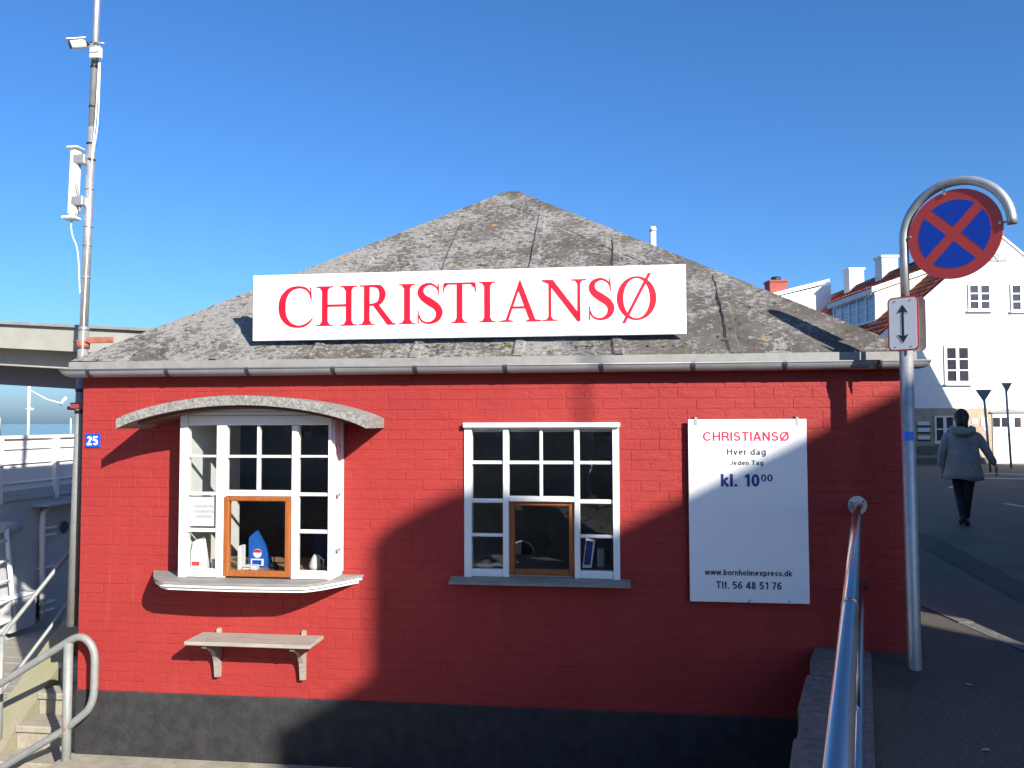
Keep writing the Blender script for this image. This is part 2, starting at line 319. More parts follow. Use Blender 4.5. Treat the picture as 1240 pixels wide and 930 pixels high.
def A_(cx, cy, rx, ry, a0, a1, n=16): return [(cx + rx * math.cos(R(a0 + (a1 - a0) * i / n)), cy + ry * math.sin(R(a0 + (a1 - a0) * i / n))) for i in range(n + 1)]
def sans(w):
    h = w / 2; X = .72
    def Sg(t, wd, m): m = m * t; u_ = (t - h + m) / 2; l_ = (m + h) / 2; return [A_(wd / 2, u_, wd * .46 - h, (t - h - m) / 2, 22, 270) + A_(wd / 2, l_, wd * .5 - h, (m - h) / 2, 90, -158)[1:]]
    el = lambda cx, cy, rx, ry: A_(cx, cy, rx - h, ry - h, 0, 360, 28)
    bowl = el(.27, .36, .27, .36)
    return {'C': (.76, [A_(.40, .5, .40 - h, .5 - h, 40, 320, 26)]), 'H': (.68, [[(h, 0), (h, 1)], [(.68 - h, 0), (.68 - h, 1)], [(h, .52), (.68 - h, .52)]]),
    'R': (.66, [[(h, 0), (h, 1)], [(h, 1 - h), (.36, 1 - h)] + A_(.36, (1 - h + .48) / 2, .28 - h, (1 - h - .48) / 2, 90, -90)[1:] + [(h, .48)], [(.36, .48), (.48, .42), (.56, .30), (.60, 0)]]), 'I': (w, [[(h, 0), (h, 1)]]),
    'S': (.62, Sg(1, .62, .52)), 'T': (.62, [[(0, 1 - h), (.62, 1 - h)], [(.31, 0), (.31, 1)]]), 'A': (.70, [[(h * .7, 0), (.35, 1)], [(.35, 1), (.70 - h * .7, 0)], [(.15, .29), (.55, .29)]]),
    'N': (.66, [[(h, 0), (h, 1)], [(.66 - h, 0), (.66 - h, 1)], [(h, .97), (.66 - h, .03)]]), 'Ø': (.82, [el(.41, .5, .41, .5), [(.10, -.02), (.72, 1.02)]]), 'J': (.46, [[(.46 - h, 1), (.46 - h, .27)] + A_(.23, .27, .23 - h, .27 - h, 0, -180)[1:]]),
    'v': (.50, [[(h * .7, X), (.25, 0)], [(.25, 0), (.5 - h * .7, X)]]), 'e': (.53, [[(h, .38), (.53 - h, .38)] + A_(.265, .36, .265 - h, .36 - h, 3, 318, 22)]), 'r': (.32, [[(h, 0), (h, X)], [(h, .42)] + A_(.32, .40, .32 - h, .30 - h, 165, 90)]),
    'd': (.54, [bowl, [(.54 - h, 0), (.54 - h, 1)]]), 'b': (.54, [bowl, [(h, 0), (h, 1)]]), 'p': (.54, [bowl, [(h, -.26), (h, X)]]), 'g': (.54, [bowl, [(.54 - h, X), (.54 - h, -.04)] + A_(.27, -.04, .27 - h, .23 - h, 0, -150)[1:]]),
    'a': (.52, [[(.48 - h, 0), (.48 - h, .48)] + A_(.255, .48, .225 - h, .24 - h, 0, 155)[1:], el(.235, .205, .235, .205)]), 'n': (.50, [[(h, 0), (h, X)], A_(.25, .44, .25 - h, .28 - h, 180, 0) + [(.5 - h, 0)]]),
    'h': (.50, [[(h, 0), (h, 1)], A_(.25, .44, .25 - h, .28 - h, 180, 0) + [(.5 - h, 0)]]), 'm': (.80, [[(h, 0), (h, X)], A_(.225, .46, .225 - h, .26 - h, 180, 0) + [(.45 - h, 0)], A_(.575, .46, .225 - h, .26 - h, 180, 0) + [(.80 - h, 0)]]),
    'k': (.52, [[(h, 0), (h, 1)], [(h, .28), (.46, X)], [(.20, .42), (.48, 0)]]), 'l': (w, [[(h, 0), (h, 1)]]), 'f': (.30, [[(.15, 0), (.15, .8)] + A_(.27, .8, .12, .2 - h, 180, 85)[1:], [(0, .66), (.29, .66)]]),
    'o': (.54, [bowl]), 'w': (.74, [[(h * .6, X), (.19, 0)], [(.19, 0), (.37, X)], [(.37, X), (.55, 0)], [(.55, 0), (.74 - h * .6, X)]]), 'x': (.50, [[(.04, 0), (.46, X)], [(.04, X), (.46, 0)]]), 's': (.46, Sg(X, .46, .52)), '.': (w, [[(h, 0), (h, w)]]),
    '0': (.54, [el(.27, .5, .27, .5)]), '1': (.42, [[(.32, 0), (.32, 1)], [(.32, .97), (.22, .82), (.08, .79)]]), '5': (.54, [[(.50, 1 - h), (.13, 1 - h)], [(.13, 1), (.09, .50)], A_(.27, .33, .27 - h, .33 - h, 138, -155, 20)]), '6': (.54, [el(.27, .32, .27, .32), A_(.34, .42, .34 - h, .58 - h, 55, 182)]),
    '4': (.56, [[(.42, 0), (.42, 1)], [(.42, .97), (.05, .28)], [(0, .25), (.56, .25)]]), '8': (.54, [el(.27, .755, .235, .245), el(.27, .27, .27, .27)]), '7': (.52, [[(0, 1 - h), (.52, 1 - h)], [(.49, 1 - h), (.30, .5), (.19, 0)]]), '2': (.54, [A_(.27, .72, .25 - h, .28 - h, 170, -35) + [(h, h)], [(0, h), (.54, h)]])}
def sans_text(body, x0, x1, base, cap, y, m, parent, weight=.13, gap=.12, name='printed_word'):
    gl = sans(weight); x = 0; items = []
    wi = 0
    for ch in body:
        if ch == ' ': x += .33; wi += 1; continue
        adv, st_ = gl[ch]; items.append((x, st_, wi)); x += adv + gap
    tot = x - gap; sx = (x1 - x0) / tot; mbs = [MB() for _ in range(wi + 1)]; k = 0
    for gx, st_, wj in items:
        mb = mbs[wj]
        for pl_ in st_:
            k += 1; yy = y - .00015 * (k % 5); L = []; Q = []
            for i, p in enumerate(pl_):
                a = pl_[max(i - 1, 0)]; b = pl_[min(i + 1, len(pl_) - 1)]; dx, dz = b[0] - a[0], b[1] - a[1]; l_ = math.hypot(dx, dz) or 1; hw_ = weight / 2
                L.append((x0 + (gx + p[0] - dz / l_ * hw_) * sx, yy, base + (p[1] + dx / l_ * hw_) * cap)); Q.append((x0 + (gx + p[0] + dz / l_ * hw_) * sx, yy, base + (p[1] - dx / l_ * hw_) * cap))
            n_ = len(pl_); mb.add(L + Q, [(i, i + 1, n_ + i + 1, n_ + i) for i in range(n_ - 1)])
    for mb in mbs: mb.build(name, m, parent)

# ================================================================== THE SETTING: ground, street, quay, water
STREET, WALK, YARD, QUAY = 0.04, 0.12, -0.74, -1.03
structure(MB().add([(-3000, -3000, -2.4), (3000, -3000, -2.4), (3000, 3000, -2.4), (-3000, 3000, -2.4)], [(0, 1, 2, 3)]).build('sea', 'sea'))
RD = Vector((-0.272, -0.962, 0)).normalized()               # line of the retaining wall, towards the camera
RW0 = Vector((4.956, 0, 0)); RWe = RW0 + RD * 9
structure(MB().prism([(-.04, 0, YARD), (5.2, .0, YARD), (RWe.x + .3, RWe.y, YARD), (-.04, RWe.y, YARD)], (0, 0, -1.5)).build('yard', 'concrete'))
structure(MB().prism([(-3.42, -9.2, QUAY), (-.045, -9.2, QUAY), (-.045, 40, QUAY), (-3.42, 40, QUAY)], (0, 0, -1.4)).build('quay', 'planks'))
qo = bpy.data.objects['quay']
y_ = -.6; k_ = 0
while y_ < 7.0:
    w_ = .19 + random.uniform(-.012, .012); x_ = -3.42 + random.uniform(0, .02)
    cuts = [-3.42, -2.0 - .5 * (k_ % 2) + random.uniform(-.1, .1), -.99]
    for a_, b_ in zip(cuts, cuts[1:]):
        MB().bbox((a_ + .004, y_ + .004, QUAY + .001), (b_ - .004, y_ + w_ - .004, QUAY + .022 + random.uniform(-.004, .004)), .004).build('plank', 'planks', qo)
    y_ += w_; k_ += 1
# pavement beside the building; kerb line on its right
K0 = Vector((5.72, 4.0, 0)); K1 = Vector((6.23, .09, 0)); KD = (K1 - K0).normalized(); K2 = K1 + KD * 6
RWr = RW0 + Vector((.30, 0, 0))
structure(MB().prism([(RWr.x, 0.0, WALK), (5.525, 0.0, WALK), (5.525, 6, WALK), (5.45, 6.2, WALK), (K0.x, K0.y, WALK), (K1.x, K1.y, WALK), (K2.x, K2.y, WALK), (RWr.x + RD.x * 9, RD.y * 9, WALK)][::-1], (0, 0, -.6)).build('pavement', 'walk'))
structure(MB().add([(-60, -90, STREET), (140, -90, STREET), (140, 140, STREET), (5.2, 140, STREET), (5.2, -9.2, STREET), (RWe.x - .5, -9.2, STREET), (-60, -9.2, STREET)],
                   [(4, 1, 2, 3), (0, 1, 4, 5, 6)]).build('street', 'asphalt'))
# kerb stones
kr = MB(); pave = bpy.data.objects['pavement']
kl = 0.0; kn = Vector((-KD.y, KD.x, 0))
while kl < 9.5:
    ln = .62 + random.uniform(-.06, .06); a = K0 + KD * kl; b = K0 + KD * (kl + ln - .012); z = WALK + .006 + random.uniform(-.004, .004); w = .11
    MB().prism([(a.x, a.y, z), (b.x, b.y, z), (b.x + kn.x * w, b.y + kn.y * w, z), (a.x + kn.x * w, a.y + kn.y * w, z)], (0, 0, -.3)).build('kerb_stone', 'granite', pave)
    kl += ln
gm = MB()
for i in range(230):
    if i < 60: x_, y_ = random.uniform(5.3, 6.0), -abs(random.gauss(0, .10)) - .02
    elif i < 120: t_ = random.uniform(0, 9); p_ = K0 + KD * t_ - kn * abs(random.gauss(.03, .08)) ; x_, y_ = p_.x, p_.y
    else: x_, y_ = random.uniform(4.6, 6.3), random.uniform(-3.2, 1.0)
    if x_ < RWr.x + RD.x / RD.y * y_ + .06 or (x_ < 5.56 and y_ > -.01): continue
    q_ = random.uniform(.003, .009) * (1.0 if i < 120 else .7)
    gm.ball((x_, y_, WALK + q_ * .3), (q_ * random.uniform(.8, 1.5), q_, q_ * .5), 5, 3, .25)
gm.build('grit', 'granite', pave, kind='stuff')
for x_, y_, a_, l_ in ((5.32, -1.55, .3, 'pale dry leaf lying on the open pavement right of the handrail'), (5.62, -.62, 1.9, 'pale dry leaf lying near the foot of the traffic sign pole')):
    c_, s_2 = math.cos(a_), math.sin(a_); P_ = [(-.022, 0), (-.006, .010), (.014, .008), (.024, 0), (.010, -.009), (-.010, -.008)]
    tag(MB().prism([(x_ + u_ * c_ - v_ * s_2, y_ + u_ * s_2 + v_ * c_, WALK + .004 + .003 * (k__ % 2)) for k__, (u_, v_) in enumerate(P_)], (0, 0, .0012)).build('dry_leaf', 'canopy'), l_, 'leaf', 'dry leaves on the pavement')
# darker repair strip and painted markings
st = bpy.data.objects['street']
def sheet(name, pts, m, dz=.004): return structure(MB().add([(x, y, STREET + dz) for x, y in pts], [list(range(len(pts)))]).build(name, m))
sheet('repair_strip', [(5.9, 7.4), (7.35, 5.1), (7.05, 1.9), (6.9, 0.6), (7.3, .6), (7.45, 2.6), (7.85, 6.1), (6.6, 8.2)], 'asphalt_dark')
def dash(a, b, w):
    a = Vector((*a, 0)); b = Vector((*b, 0)); n = (b - a).normalized(); n = Vector((-n.y, n.x, 0)) * w / 2
    return [(p.x, p.y) for p in (a + n, b + n, b - n, a - n)]
for a, b, w in [((10.7, 10.6), (10.9, 8.9), .13), ((11.1, 14.1), (11.9, 15.6), .13), ((13.0, 17.6), (14.6, 17.2), .35), ((14.9, 17.1), (16.4, 16.7), .35), ((14.0, 19.5), (17.5, 18.6), .3)]:
    sheet('road_marking', dash(a, b, w), 'roadpaint', .008)

# ================================================================== RED TICKET KIOSK
W, DEP = 5.52, 4.88
kiosk = thing('ticket_kiosk', 'small red painted brick ticket building with grey hipped felt roof', 'building', (0, 0, YARD))
BAY = (.856, 1.905, .53, 1.60); WIN = (2.742, 3.763, .530, 1.542)
PL, TOP = -.305, 1.93
def wall_cells(xs, zs, holes, y0, y1):
    mb = MB()
    for i in range(len(xs) - 1):
        for j in range(len(zs) - 1):
            cx, cz = (xs[i] + xs[i + 1]) / 2, (zs[j] + zs[j + 1]) / 2
            if any(h[0] < cx < h[1] and h[2] < cz < h[3] for h in holes): continue
            mb.box((xs[i], y0, zs[j]), (xs[i + 1], y1, zs[j + 1]))
    return mb
xs = [0, BAY[0], BAY[1], WIN[0], WIN[1], W]; zs = sorted([PL, BAY[2] + .0, WIN[2] + .001, WIN[3], BAY[3], TOP])
wall_cells(xs, zs, [BAY, WIN], .0018, .24).build('wall', 'red', kiosk)
MB().box((.004, .24, PL), (.24, DEP, TOP)).build('side_wall', 'red', kiosk)
MB().box((W - .24, .24, PL), (W - .004, DEP, TOP)).build('side_wall', 'red', kiosk)
MB().box((.24, DEP - .24, PL), (W - .24, DEP, TOP)).build('back_wall', 'red', kiosk)
MB().bbox((-.012, -.012, YARD - .4), (W + .01, DEP + .012, PL), .01).build('plinth', 'black', kiosk)
MB().box((.241, .241, PL), (W - .241, DEP - .241, PL + .02)).build('floor', 'interior_floor', kiosk)
MB().box((.241, .241, 1.88), (W - .241, DEP - .241, 1.92)).build('ceiling', 'interior', kiosk)
MB().box((.2405, 1.9, PL), (W - .2405, 1.96, 1.88)).build('inner_partition', 'interior', kiosk)
# bricks in monk bond, painted over; shallow joints
SC, PITCHX = .0667, .0667
bricks = []
row = 0; z = PL + .004
meshes = {}
def brick_mesh(w):
    k = round(w, 3)
    if k not in meshes:
        h = .058; d = .028; c = .0016
        vs = [(0, 0 + c, 0), (w, c, 0), (w, c, h), (0, c, h), (c, 0, c), (w - c, 0, c), (w - c, 0, h - c), (c, 0, h - c), (0, d, 0), (w, d, 0), (w, d, h), (0, d, h)]
        fs = [(4, 5, 6, 7), (0, 1, 5, 4), (1, 2, 6, 5), (2, 3, 7, 6), (3, 0, 4, 7), (1, 0, 8, 9), (2, 1, 9, 10), (3, 2, 10, 11), (0, 3, 11, 8)]
        meshes[k] = (vs, fs)
    return meshes[k]
while z + .058 < TOP:
    x = -(row % 2) * .18 - (row // 2 % 2) * .06; pat = 0
    while x < W:
        w = .228 if pat % 3 < 2 else .108; pat += 1
        a, b = max(x, 0.0), min(x + w, W)
        x += w + .012
        segs = [(a, b)]
        for h in (BAY, WIN):
            if z + .058 > h[2] and z < h[3]:
                ns = []
                for (p, q) in segs:
                    if q <= h[0] or p >= h[1]: ns.append((p, q)); continue
                    if p < h[0]: ns.append((p, h[0]))
                    if q > h[1]: ns.append((h[1], q))
                segs = ns
        for p, q in segs:
            if q - p > .03: bricks.append((p, z, q - p))
    z += SC; row += 1
def hidden(b):
    x, z, w = b
    if 4.18 < x and x + w < 4.94 and .42 < z < 1.53: return True
    if z > 1.84 or (x > 5.0 and z < .14): return True
    return False
camp = Vector((3.7464, -5.4222, 1.55))
def size(b):
    c = Vector((b[0] + b[2] / 2, 0, b[1])); v = c - camp
    return b[2] * abs(v.y) / v.length ** 3
vis = sorted([b for b in bricks if not hidden(b) and b[2] > .2], key=size, reverse=True)[:300]
vset = set(vis); cache = {}
for b in vis:
    k = round(b[2], 3)
    if k not in cache:
        m_ = MB(); m_.add(*brick_mesh(b[2])); me = m_.mesh('brick'); me.materials.append(M['red']); cache[k] = me
    o = bpy.data.objects.new('brick', cache[k]); COL.objects.link(o); o.parent = kiosk
    o.location = (b[0], random.uniform(-.0012, .0004), b[1] - YARD); o.rotation_euler = (random.uniform(-.006, .006), random.uniform(-.004, .004), random.uniform(-.004, .004))
rest = MB()
for b in bricks:
    if b in vset: continue
    vs, fs = brick_mesh(b[2]); dy = random.uniform(-.0012, .0004); t = random.uniform(-.006, .006); t2 = random.uniform(-.004, .004)
    rest.add([(b[0] + v[0], v[1] + dy + t * (v[2] - .03) + t2 * (v[0] - b[2] / 2), b[1] + v[2]) for v in vs], fs)
rest.build('brick_courses', 'red', kiosk, kind='stuff')

# ---- roof
AP = Vector((2.76, 2.44, 3.79)); EZ, EY = 1.975, -.05; X0, X1 = -.055, 5.575; BY = 4.93
SLP = (AP.z - EZ) / (AP.y - EY)
fn = Vector((0, -SLP, 1)).normalized()
mb = MB(); NR = 26; vs = []; fs = []; rows = []
for j in range(NR + 1):
    t = j / NR; xa = X0 + (AP.x - X0) * t; xb = X1 + (AP.x - X1) * t; nc = max(1, int(46 * (1 - t)))
    if j == NR: nc = 0
    r_ = []
    for i in range(nc + 1):
        u = i / nc if nc else 0
        d = random.uniform(-.004, .005) if 0 < j < NR and 0 < i < nc else 0
        r_.append(len(vs)); vs.append(Vector((xa + (xb - xa) * u, EY + (AP.y - EY) * t, EZ + (AP.z - EZ) * t)) + fn * d)
    rows.append(r_)
for j in range(NR):
    A, B = rows[j], rows[j + 1]; i = k = 0
    while i < len(A) - 1 or k < len(B) - 1:
        fa = (i + 1) / max(1, len(A) - 1); fb = (k + 1) / max(1, len(B) - 1) if len(B) > 1 else 9
        if i < len(A) - 1 and (fa <= fb or k >= len(B) - 1): fs.append((A[i], A[i + 1], B[k])); i += 1
        else: fs.append((A[i], B[k + 1], B[k])); k += 1
mb.add(vs, fs, True)
roof = mb.build('roof', 'felt', kiosk)
MB().add([(X1, EY, EZ), (X1, BY, EZ), AP, (X0, BY, EZ), (X0, EY, EZ)], [(0, 1, 2), (1, 3, 2), (3, 4, 2)]).build('roof_slope', 'felt', kiosk)
MB().add([(X0 + .01, EY + .01, EZ - .012), (X1 - .01, EY + .01, EZ - .012), (X1 - .01, BY, EZ - .012), (X0 + .01, BY, EZ - .012)], [(0, 1, 2, 3)]).build('soffit', 'eavewood', kiosk)
def on_roof(x, y, h=0): return Vector((x, y, EZ + SLP * (y - EY))) + fn * h
def hip_y(x):      # highest y of the front slope at this x
    return EY + (AP.y - EY) * (x - X0) / (AP.x - X0) if x < AP.x else EY + (AP.y - EY) * (X1 - x) / (X1 - AP.x)
for x in (1.0, 1.7, 2.40, 3.10, 3.76, 4.50):      # felt seams up the slope
    y1 = hip_y(x) - .05; n = 14; mb = MB(); L = []
    w = .042
    for i in range(n + 1):
        y = EY - .004 + (y1 - EY) * i / n; dx = random.uniform(-.008, .008); hh = .017 + random.uniform(-.005, .005)
        L.append([on_roof(x - w + dx, y, .001), on_roof(x - w * .6 + dx, y, hh), on_roof(x + w * .6 + dx, y, hh), on_roof(x + w + dx, y, .001)])
    vs = [p for r_ in L for p in r_]; fs = []
    for i in range(n):
        for k in range(3): fs.append((i * 4 + k, i * 4 + k + 1, i * 4 + k + 5, i * 4 + k + 4))
    mb.add(vs, fs).build('seam', 'felt', roof)
for side in (0, 1):                               # felt strips capping the two front hips
    E0 = Vector((X0 if side == 0 else X1, EY, EZ)); hv = (AP - E0); inw = Vector((1 if side == 0 else -1, 0, 0)); mb = MB(); vs = []; n = 18
    for i in range(n + 1):
        p = E0 + hv * (i / n * .985); wd = min(.34, .34 + 0 * i) + random.uniform(-.012, .012); hh = .006
        wd = min(wd, 2 * abs(AP.x - p.x) * .5 + .02)
        vs += [p + Vector((0, 0, .014)) - inw * .012, p + fn * hh + inw * wd, p + fn * .001 + inw * (wd + .008), p - inw * .014 - Vector((0, 0, .03))]
    fs = []
    for i in range(n):
        for k in range(3): fs.append((i * 4 + k, i * 4 + k + 1, i * 4 + k + 5, i * 4 + k + 4))
    mb.add(vs, fs).build('hip_cap', 'felt', roof)
mb = MB()
for (cx, cy, n) in [(3.04, .055, 16), (2.5, .05, 5), (3.55, .05, 4), (1.3, .1, 5), (4.45, .12, 5), (2.2, .04, 4), (4.0, .03, 4)]:
    for i in range(n):
        q = on_roof(cx + random.gauss(0, .05), cy + random.gauss(0, .018), .002); mb.ball(q, (random.uniform(.006, .02), random.uniform(.006, .014), random.uniform(.004, .009)), 6, 4, .2)
mb.build('moss_tufts', 'moss', roof, kind='stuff')
MB().box((X0 - .01, EY - .022, 1.925), (X1 + .012, EY - .002, 1.978)).build('eave_flashing', 'zinc_edge', kiosk)
# gutter: half round with closed ends
gy, gz, gr = -.088, 1.917, .05
mb = MB(); vs = []; n = 12; xsn = [-.088, -.07, -.03, 5.59, 5.63, 5.648]; rk = [.45, .8, 1, 1, .8, .45]
for x, k in zip(xsn, rk):
    for i in range(n + 1):
        a = math.pi + math.pi * i / n; vs.append((x, gy + gr * math.cos(a) * (1 if k == 1 else .97), gz + gr * math.sin(a) * k))
fs = [(j * (n + 1) + i, j * (n + 1) + i + 1, (j + 1) * (n + 1) + i + 1, (j + 1) * (n + 1) + i) for j in range(len(xsn) - 1) for i in range(n)]
mb.add(vs, fs, True); mb.add([vs[i] for i in range(n + 1)], [list(range(n + 1))]); mb.add(vs[-(n + 1):], [list(range(n + 1))])
mb.tube([(-.088, gy - gr, gz), (5.648, gy - gr, gz)], .006, 8)
gut = mb.build('gutter', 'zinc', kiosk)
for x in (.123, .70, 1.278, 1.879, 2.437, 3.034, 3.653, 4.228, 4.788, 5.35):
    mb = MB(); vs = []
    for dx in (-.014, .014):
        for i in range(n + 1):
            a = math.pi + math.pi * i / n; vs.append((x + dx, gy + (gr + .006) * math.cos(a), gz + .004 + (gr + .006) * math.sin(a)))
    mb.add(vs, [(i, i + 1, n + 2 + i, n + 1 + i) for i in range(n)]).build('gutter_strap', 'strap', gut)
vp = MB().tube([(4.14, 3.2, 2.5), (4.14, 3.2, 3.52)], .032, 12); vp.tube([(4.14, 3.2, 3.525), (4.14, 3.2, 3.57)], [.040, .030], 12); vp.build('vent_pipe', 'plastic', kiosk)

# ---- window in the wall (right)
w2 = MB(); x0, x1, z0, z1 = WIN; yf, yb = -.012, .05
win = MB().box((x0 + .001, yf, z0), (x0 + .05, yb, z1 - .031)).box((x1 - .043, yf, z0), (x1 - .001, yb, z1 - .031)).box((x0 + .001, yb, z1 - .06), (x1 - .001, yb + .012, z1 - .001)).box((x0 + .001, yb, z0), (x1 - .001, yb + .012, z0 + .03)).build('window', 'white', kiosk)
def bar(par, a, b, m='white', nm='glazing_bar'): return MB().bbox(a, b, .004).build(nm, m, par)
MB().bbox((x0 - .006, -.04, z1 - .031), (x1 + .006, .05, z1 + .002), .005).build('head_board', 'white', win)
XM1, XM2 = (3.0, 3.039), (3.469, 3.506)
for a, b in (XM1, XM2): bar(win, (a, -.010, z0 + .002), (b, .048, z1 - .032), nm='mullion')
def light(par, xa, xb, zlist, y, cols=1, glass='glass', inset=0.0):
    """sash with horizontal bars at the gaps of zlist [(top,bottom)...]"""
    for (zt, zb_) in zlist:
        MB().box((xa - .004, y + .012, zb_ - .004), (xb + .004, y + .016, zt + .004)).build('pane', glass, par)
    for (q, q2) in zip(zlist, zlist[1:]):
        bar(par, (xa - .002, y - .002, q2[0]), (xb + .002, y + .028, q[1]))
RS = [(1.500, 1.292), (1.270, 1.042), (1.015, .814), (.793, .582)]
for xa, xb in ((2.792, 2.999), (3.507, 3.719)):
    light(win, xa, xb, RS, .006); bar(win, (xa - .001, -.004, z0 + .003), (xb + .001, .04, .582), nm='bottom_rail'); bar(win, (xa - .001, -.003, 1.5), (xb + .001, .04, z1 - .033), nm='top_rail')
RC = [(1.500, 1.292), (1.270, 1.060)]
light(win, 3.040, 3.241, RC, .006); light(win, 3.263, 3.468, RC, .006)
bar(win, (3.2415, -.001, 1.061), (3.2625, .036, 1.499)); bar(win, (3.0395, -.003, 1.5), (3.4685, .04, z1 - .033), nm='top_rail')
bar(win, (3.0395, -.014, 1.026), (3.4685, .049, 1.060), nm='transom')
def hatch(par, xa, xb, za, zb, y, t=.034):
    fr = MB().bbox((xa, y, za), (xa + t, y + .045, zb), .005).bbox((xb - t, y, za), (xb, y + .045, zb), .005)
    fr.bbox((xa + t, y + .001, za), (xb - t, y + .046, za + t * 1.05), .005).bbox((xa + t, y + .001, zb - t * .8), (xb - t, y + .046, zb), .005)
    fr.build('hatch_frame', 'teak', par)
    MB().box((xa + t - .003, y + .022, za + t - .003), (xb - t + .003, y + .027, zb - t + .01)).build('hatch_glass', 'glass', par)
hatch(win, 3.041, 3.467, .547, 1.024, .012)
MB().prism([(2.655, -.10, .497), (2.655, -.10, .518), (2.655, .01, .534), (2.655, .01, .497)], (1.172, 0, 0)).build('sill', 'greysill', win)
# ---- bay window (left)
bx0, bx1, bz0, bz1 = BAY; BYF = -.22
bay = MB().box((bx0, BYF, bz0), (bx0 + .055, BYF + .05, bz1)).box((bx1 - .022, BYF, bz0), (bx1, BYF + .05, bz1)).box((bx0, BYF, bz1), (bx1, BYF + .05, bz1 + .0205)).build('bay_window', 'white', kiosk)
MB().box((bx0, BYF + .0505, bz0), (bx0 + .025, .62, bz1)).build('bay_side', 'white', bay)
MB().box((bx1 - .025, BYF + .0505, bz0), (bx1, .30, bz1)).build('bay_side', 'white', bay)
bar(bay, (bx1 - .001, -.20, bz0 + .02), (bx1 + .012, -.165, bz1 - .01), nm='side_trim'); bar(bay, (bx1 - .001, -.045, bz0 + .02), (bx1 + .012, -.004, bz1 - .01), nm='side_trim')
for zz in (.70, 1.06, 1.38): MB().bbox((bx1 + .011, -.15, zz), (bx1 + .026, -.11, zz + .022), .003).build('hinge', 'galv', bay)
MB().box((bx0 + .026, BYF + .051, bz0 + .001), (bx1 - .026, .45, bz0 + .03)).build('counter', 'counter', bay)
MB().box((bx0, BYF + .0505, bz1 - .004), (bx1, .1, bz1 + .02)).build('bay_top', 'white', bay)
bar(bay, (bx0 + .056, BYF + .001, 1.533), (bx1 - .023, BYF + .049, bz1 - .003), nm='top_rail')
BM1, BM2 = (1.113, 1.183), (1.633, 1.678)
for a, b in (BM1, BM2): bar(bay, (a, BYF - .002, bz0 + .001), (b, BYF + .048, 1.532), nm='mullion')
BL = [(1.532, 1.335), (1.319, 1.090), (1.068, .850), (.826, .585)]
for xa, xb in ((.912, 1.112), (1.679, 1.882)):
    light(bay, xa, xb, BL, BYF + .012); bar(bay, (xa - .001, BYF + .003, bz0 + .002), (xb + .001, BYF + .045, .585), nm='bottom_rail')
BC = [(1.532, 1.335), (1.317, 1.104)]
light(bay, 1.184, 1.390, BC, BYF + .012); light(bay, 1.411, 1.632, BC, BYF + .012)
bar(bay, (1.3905, BYF + .004, 1.105), (1.4105, BYF + .04, 1.531)); bar(bay, (1.1835, BYF - .004, 1.066), (1.6325, BYF + .047, 1.104), nm='transom')
hatch(bay, 1.168, 1.630, .540, 1.064, BYF - .006, .038)
# sill of the bay: bowed board on two white mouldings
def bow(z, t, inset, m, nm):
    pts = []
    for i in range(49):
        u = i / 48; x = .55 + inset * 1.3 + (2.055 - .55 - inset * 2.6) * u; e = min(u, 1 - u)
        y = -(.36 - inset) * math.sin(min(1, e / .20) * math.pi / 2) ** 1.1 if e > 0 else -.0
        y -= .03 * math.sin(u * math.pi) ** 2
        pts.append((x, y, z))
    pts = [(pts[0][0], -.001, z)] + pts[1:-1] + [(pts[-1][0], -.001, z)]
    MB().prism(pts, (0, 0, t)).build(nm, m, bay)
bow(.514, .015, 0.0, 'greysill', 'sill'); bow(.494, .0195, .008, 'white', 'sill_moulding'); bow(.472, .0215, .026, 'white', 'sill_moulding')
# arched hood
HX0, HX1, HY, HZ, HA = .515, 2.193, -.41, 1.512, .150
def hoodz(x): u = (x - HX0) / (HX1 - HX0); return HZ + HA * (1 - (2 * u - 1) ** 2) ** .85
N = 28; hx = [HX0 + (HX1 - HX0) * i / N for i in range(N + 1)]
hood = MB().prism([(x, HY, hoodz(x)) for x in hx] + [(x, HY, hoodz(x) + .062) for x in hx[::-1]], (0, .408, 0)).build('window_hood', 'hoodfelt', kiosk)
MB().prism([(x, HY + .05, hoodz(x) - .022) for x in hx[2:-2]] + [(x, HY + .05, hoodz(x) - .001) for x in hx[2:-2][::-1]], (0, .355, 0)).build('soffit_board', 'eavewood', hood)
hx2 = [bx0 + (bx1 - bx0) * i / 16 for i in range(17)]
MB().prism([(bx0, BYF + .004, bz1 + .021), (bx1, BYF + .004, bz1 + .021)] + [(x, BYF + .004, max(bz1 + .022, hoodz(x) - .022)) for x in hx2[::-1]], (0, .03, 0)).build('arched_fascia', 'white', bay)

# ================================================================== SIGNS ON THE KIOSK
banner = thing('sign_board', 'long white board with big red serif lettering standing on the roof eave', 'sign', (1.225, .06, 2.11))
BX0, BX1, BZ0, BZ1 = 1.225, 4.207, 2.120, 2.581
MB().bbox((BX0, .062, BZ0), (BX1, .085, BZ1), .003).build('board', 'board_white', banner)
for x in (1.7, 2.7, 3.7):
    MB().box((x - .02, .086, BZ0 + .02), (x + .02, .105, BZ1 - .03)).build('batten', 'galv', banner)
    MB().tube([(x, .10, BZ1 - .08), (x, .62, BZ1 - .10)], .012, 8).build('stay', 'galv', banner)
def cr(pts, n=10):      # catmull-rom through (x,z,w)
    P = [pts[0]] + list(pts) + [pts[-1]]; out = []
    for i in range(1, len(P) - 2):
        for k in range(n):
            t = k / n; a, b, c, d = P[i - 1], P[i], P[i + 1], P[i + 2]
            out.append(tuple(.5 * ((2 * b[j]) + (-a[j] + c[j]) * t + (2 * a[j] - 5 * b[j] + 4 * c[j] - d[j]) * t * t + (-a[j] + 3 * b[j] - 3 * c[j] + d[j]) * t ** 3) for j in range(3)))
    out.append(tuple(pts[-1])); return out
